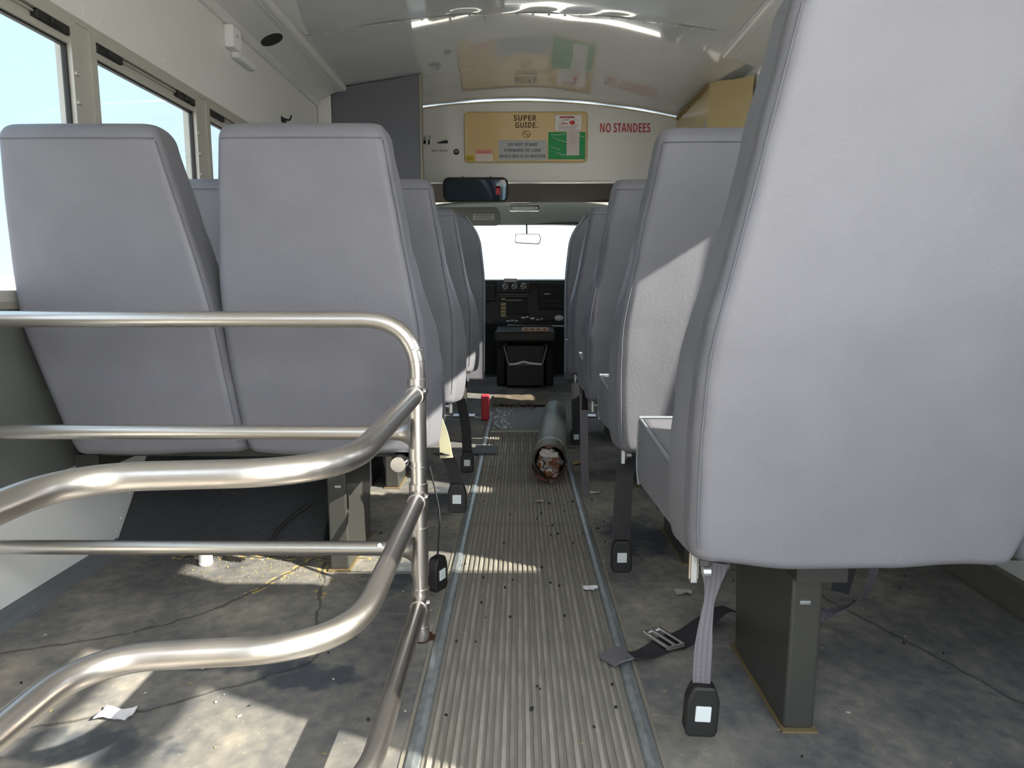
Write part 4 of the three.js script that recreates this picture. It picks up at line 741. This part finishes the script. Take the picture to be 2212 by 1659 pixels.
// ---------------------------------------------------------------- small fittings on the left wall
{
  const t = thing('wall_speaker', 'small white plastic unit on the left wall below the duct', 'wall unit');
  part('case', rbox(X0 - 0.001, X0 + 0.035, 1.585, 1.665, 2.70, 2.78, 0.006), std('#e4e4e6', 0.45), t); part('flap', rbox(X0, X0 + 0.03, 1.565, 1.592, 2.76, 2.93, 0.005), std('#dcdcdf', 0.45), t); part('badge', rbox(X0 + 0.034, X0 + 0.037, 1.628, 1.638, 2.735, 2.745, 0.001), M.knob, t);
  const h = thing('coat_hook', 'tiny dark hook on the left wall near the front', 'hook');
  part('plate', rbox(X0, X0 + 0.006, 1.455, 1.48, 3.30, 3.36, 0.002), M.black, h); part('prong', tube(smooth([V(X0 + 0.004, 1.475, 3.33), V(X0 + 0.03, 1.47, 3.33), V(X0 + 0.04, 1.49, 3.33)], 10), 0.004, 8), M.black, h);
}
// ---------------------------------------------------------------- parked vehicles far off, in the glare
function vehicle(x, d, turn, kind, color, label) {
  const t = thing('parked_vehicle', label, 'vehicle', null); t.position.set(x, -0.78, -d); t.rotation.y = turn;
  const body = kind === 'van' ? [[-2.6, 0.35], [2.6, 0.35], [2.65, 1.0], [2.2, 1.15], [1.6, 1.95], [-2.6, 2.05]] : [[-2.2, 0.3], [2.2, 0.3], [2.25, 0.75], [1.2, 0.95], [0.55, 1.42], [-0.9, 1.45], [-1.6, 1.0], [-2.25, 0.92]];
  const g = new THREE.ExtrudeGeometry(roundShape(body, 0.18), { depth: 1.6, bevelEnabled: true, bevelSize: 0.08, bevelThickness: 0.08, bevelSegments: 2 }); g.translate(0, 0, -0.8); part('body', g, std(color, 0.35, 0.2), t);
  const gl = kind === 'van' ? [[1.1, 1.1], [2.0, 1.15], [1.6, 1.8], [1.1, 1.8]] : [[-1.3, 0.95], [1.0, 0.95], [0.5, 1.34], [-0.85, 1.36]];
  const w = new THREE.ExtrudeGeometry(shapeOf(gl), { depth: 1.78, bevelEnabled: false }); w.translate(0, 0, -0.89); part('side_glass', w, M.blackGloss, t);
  for (const wx of [-1.5, 1.45]) for (const s of [-1, 1]) { const c = new THREE.CylinderGeometry(0.34, 0.34, 0.22, 20); c.rotateX(Math.PI / 2); c.translate(wx, 0.34, s * 0.78); part('wheel', c, M.rubber, t); }
}
vehicle(-1.75, 42, 0.4, 'van', '#d8dde2', 'white van far ahead through the windshield');
vehicle(-4.2, 46, 0.2, 'car', '#8fa3b8', 'blue grey car far ahead through the windshield');
vehicle(-24, 32, 1.0, 'van', '#dadcdd', 'white van far off through the left window');
vehicle(-30, 34, 0.6, 'car', '#b8b0ad', 'pale car far off through the left window');

renderer.render(scene, camera);
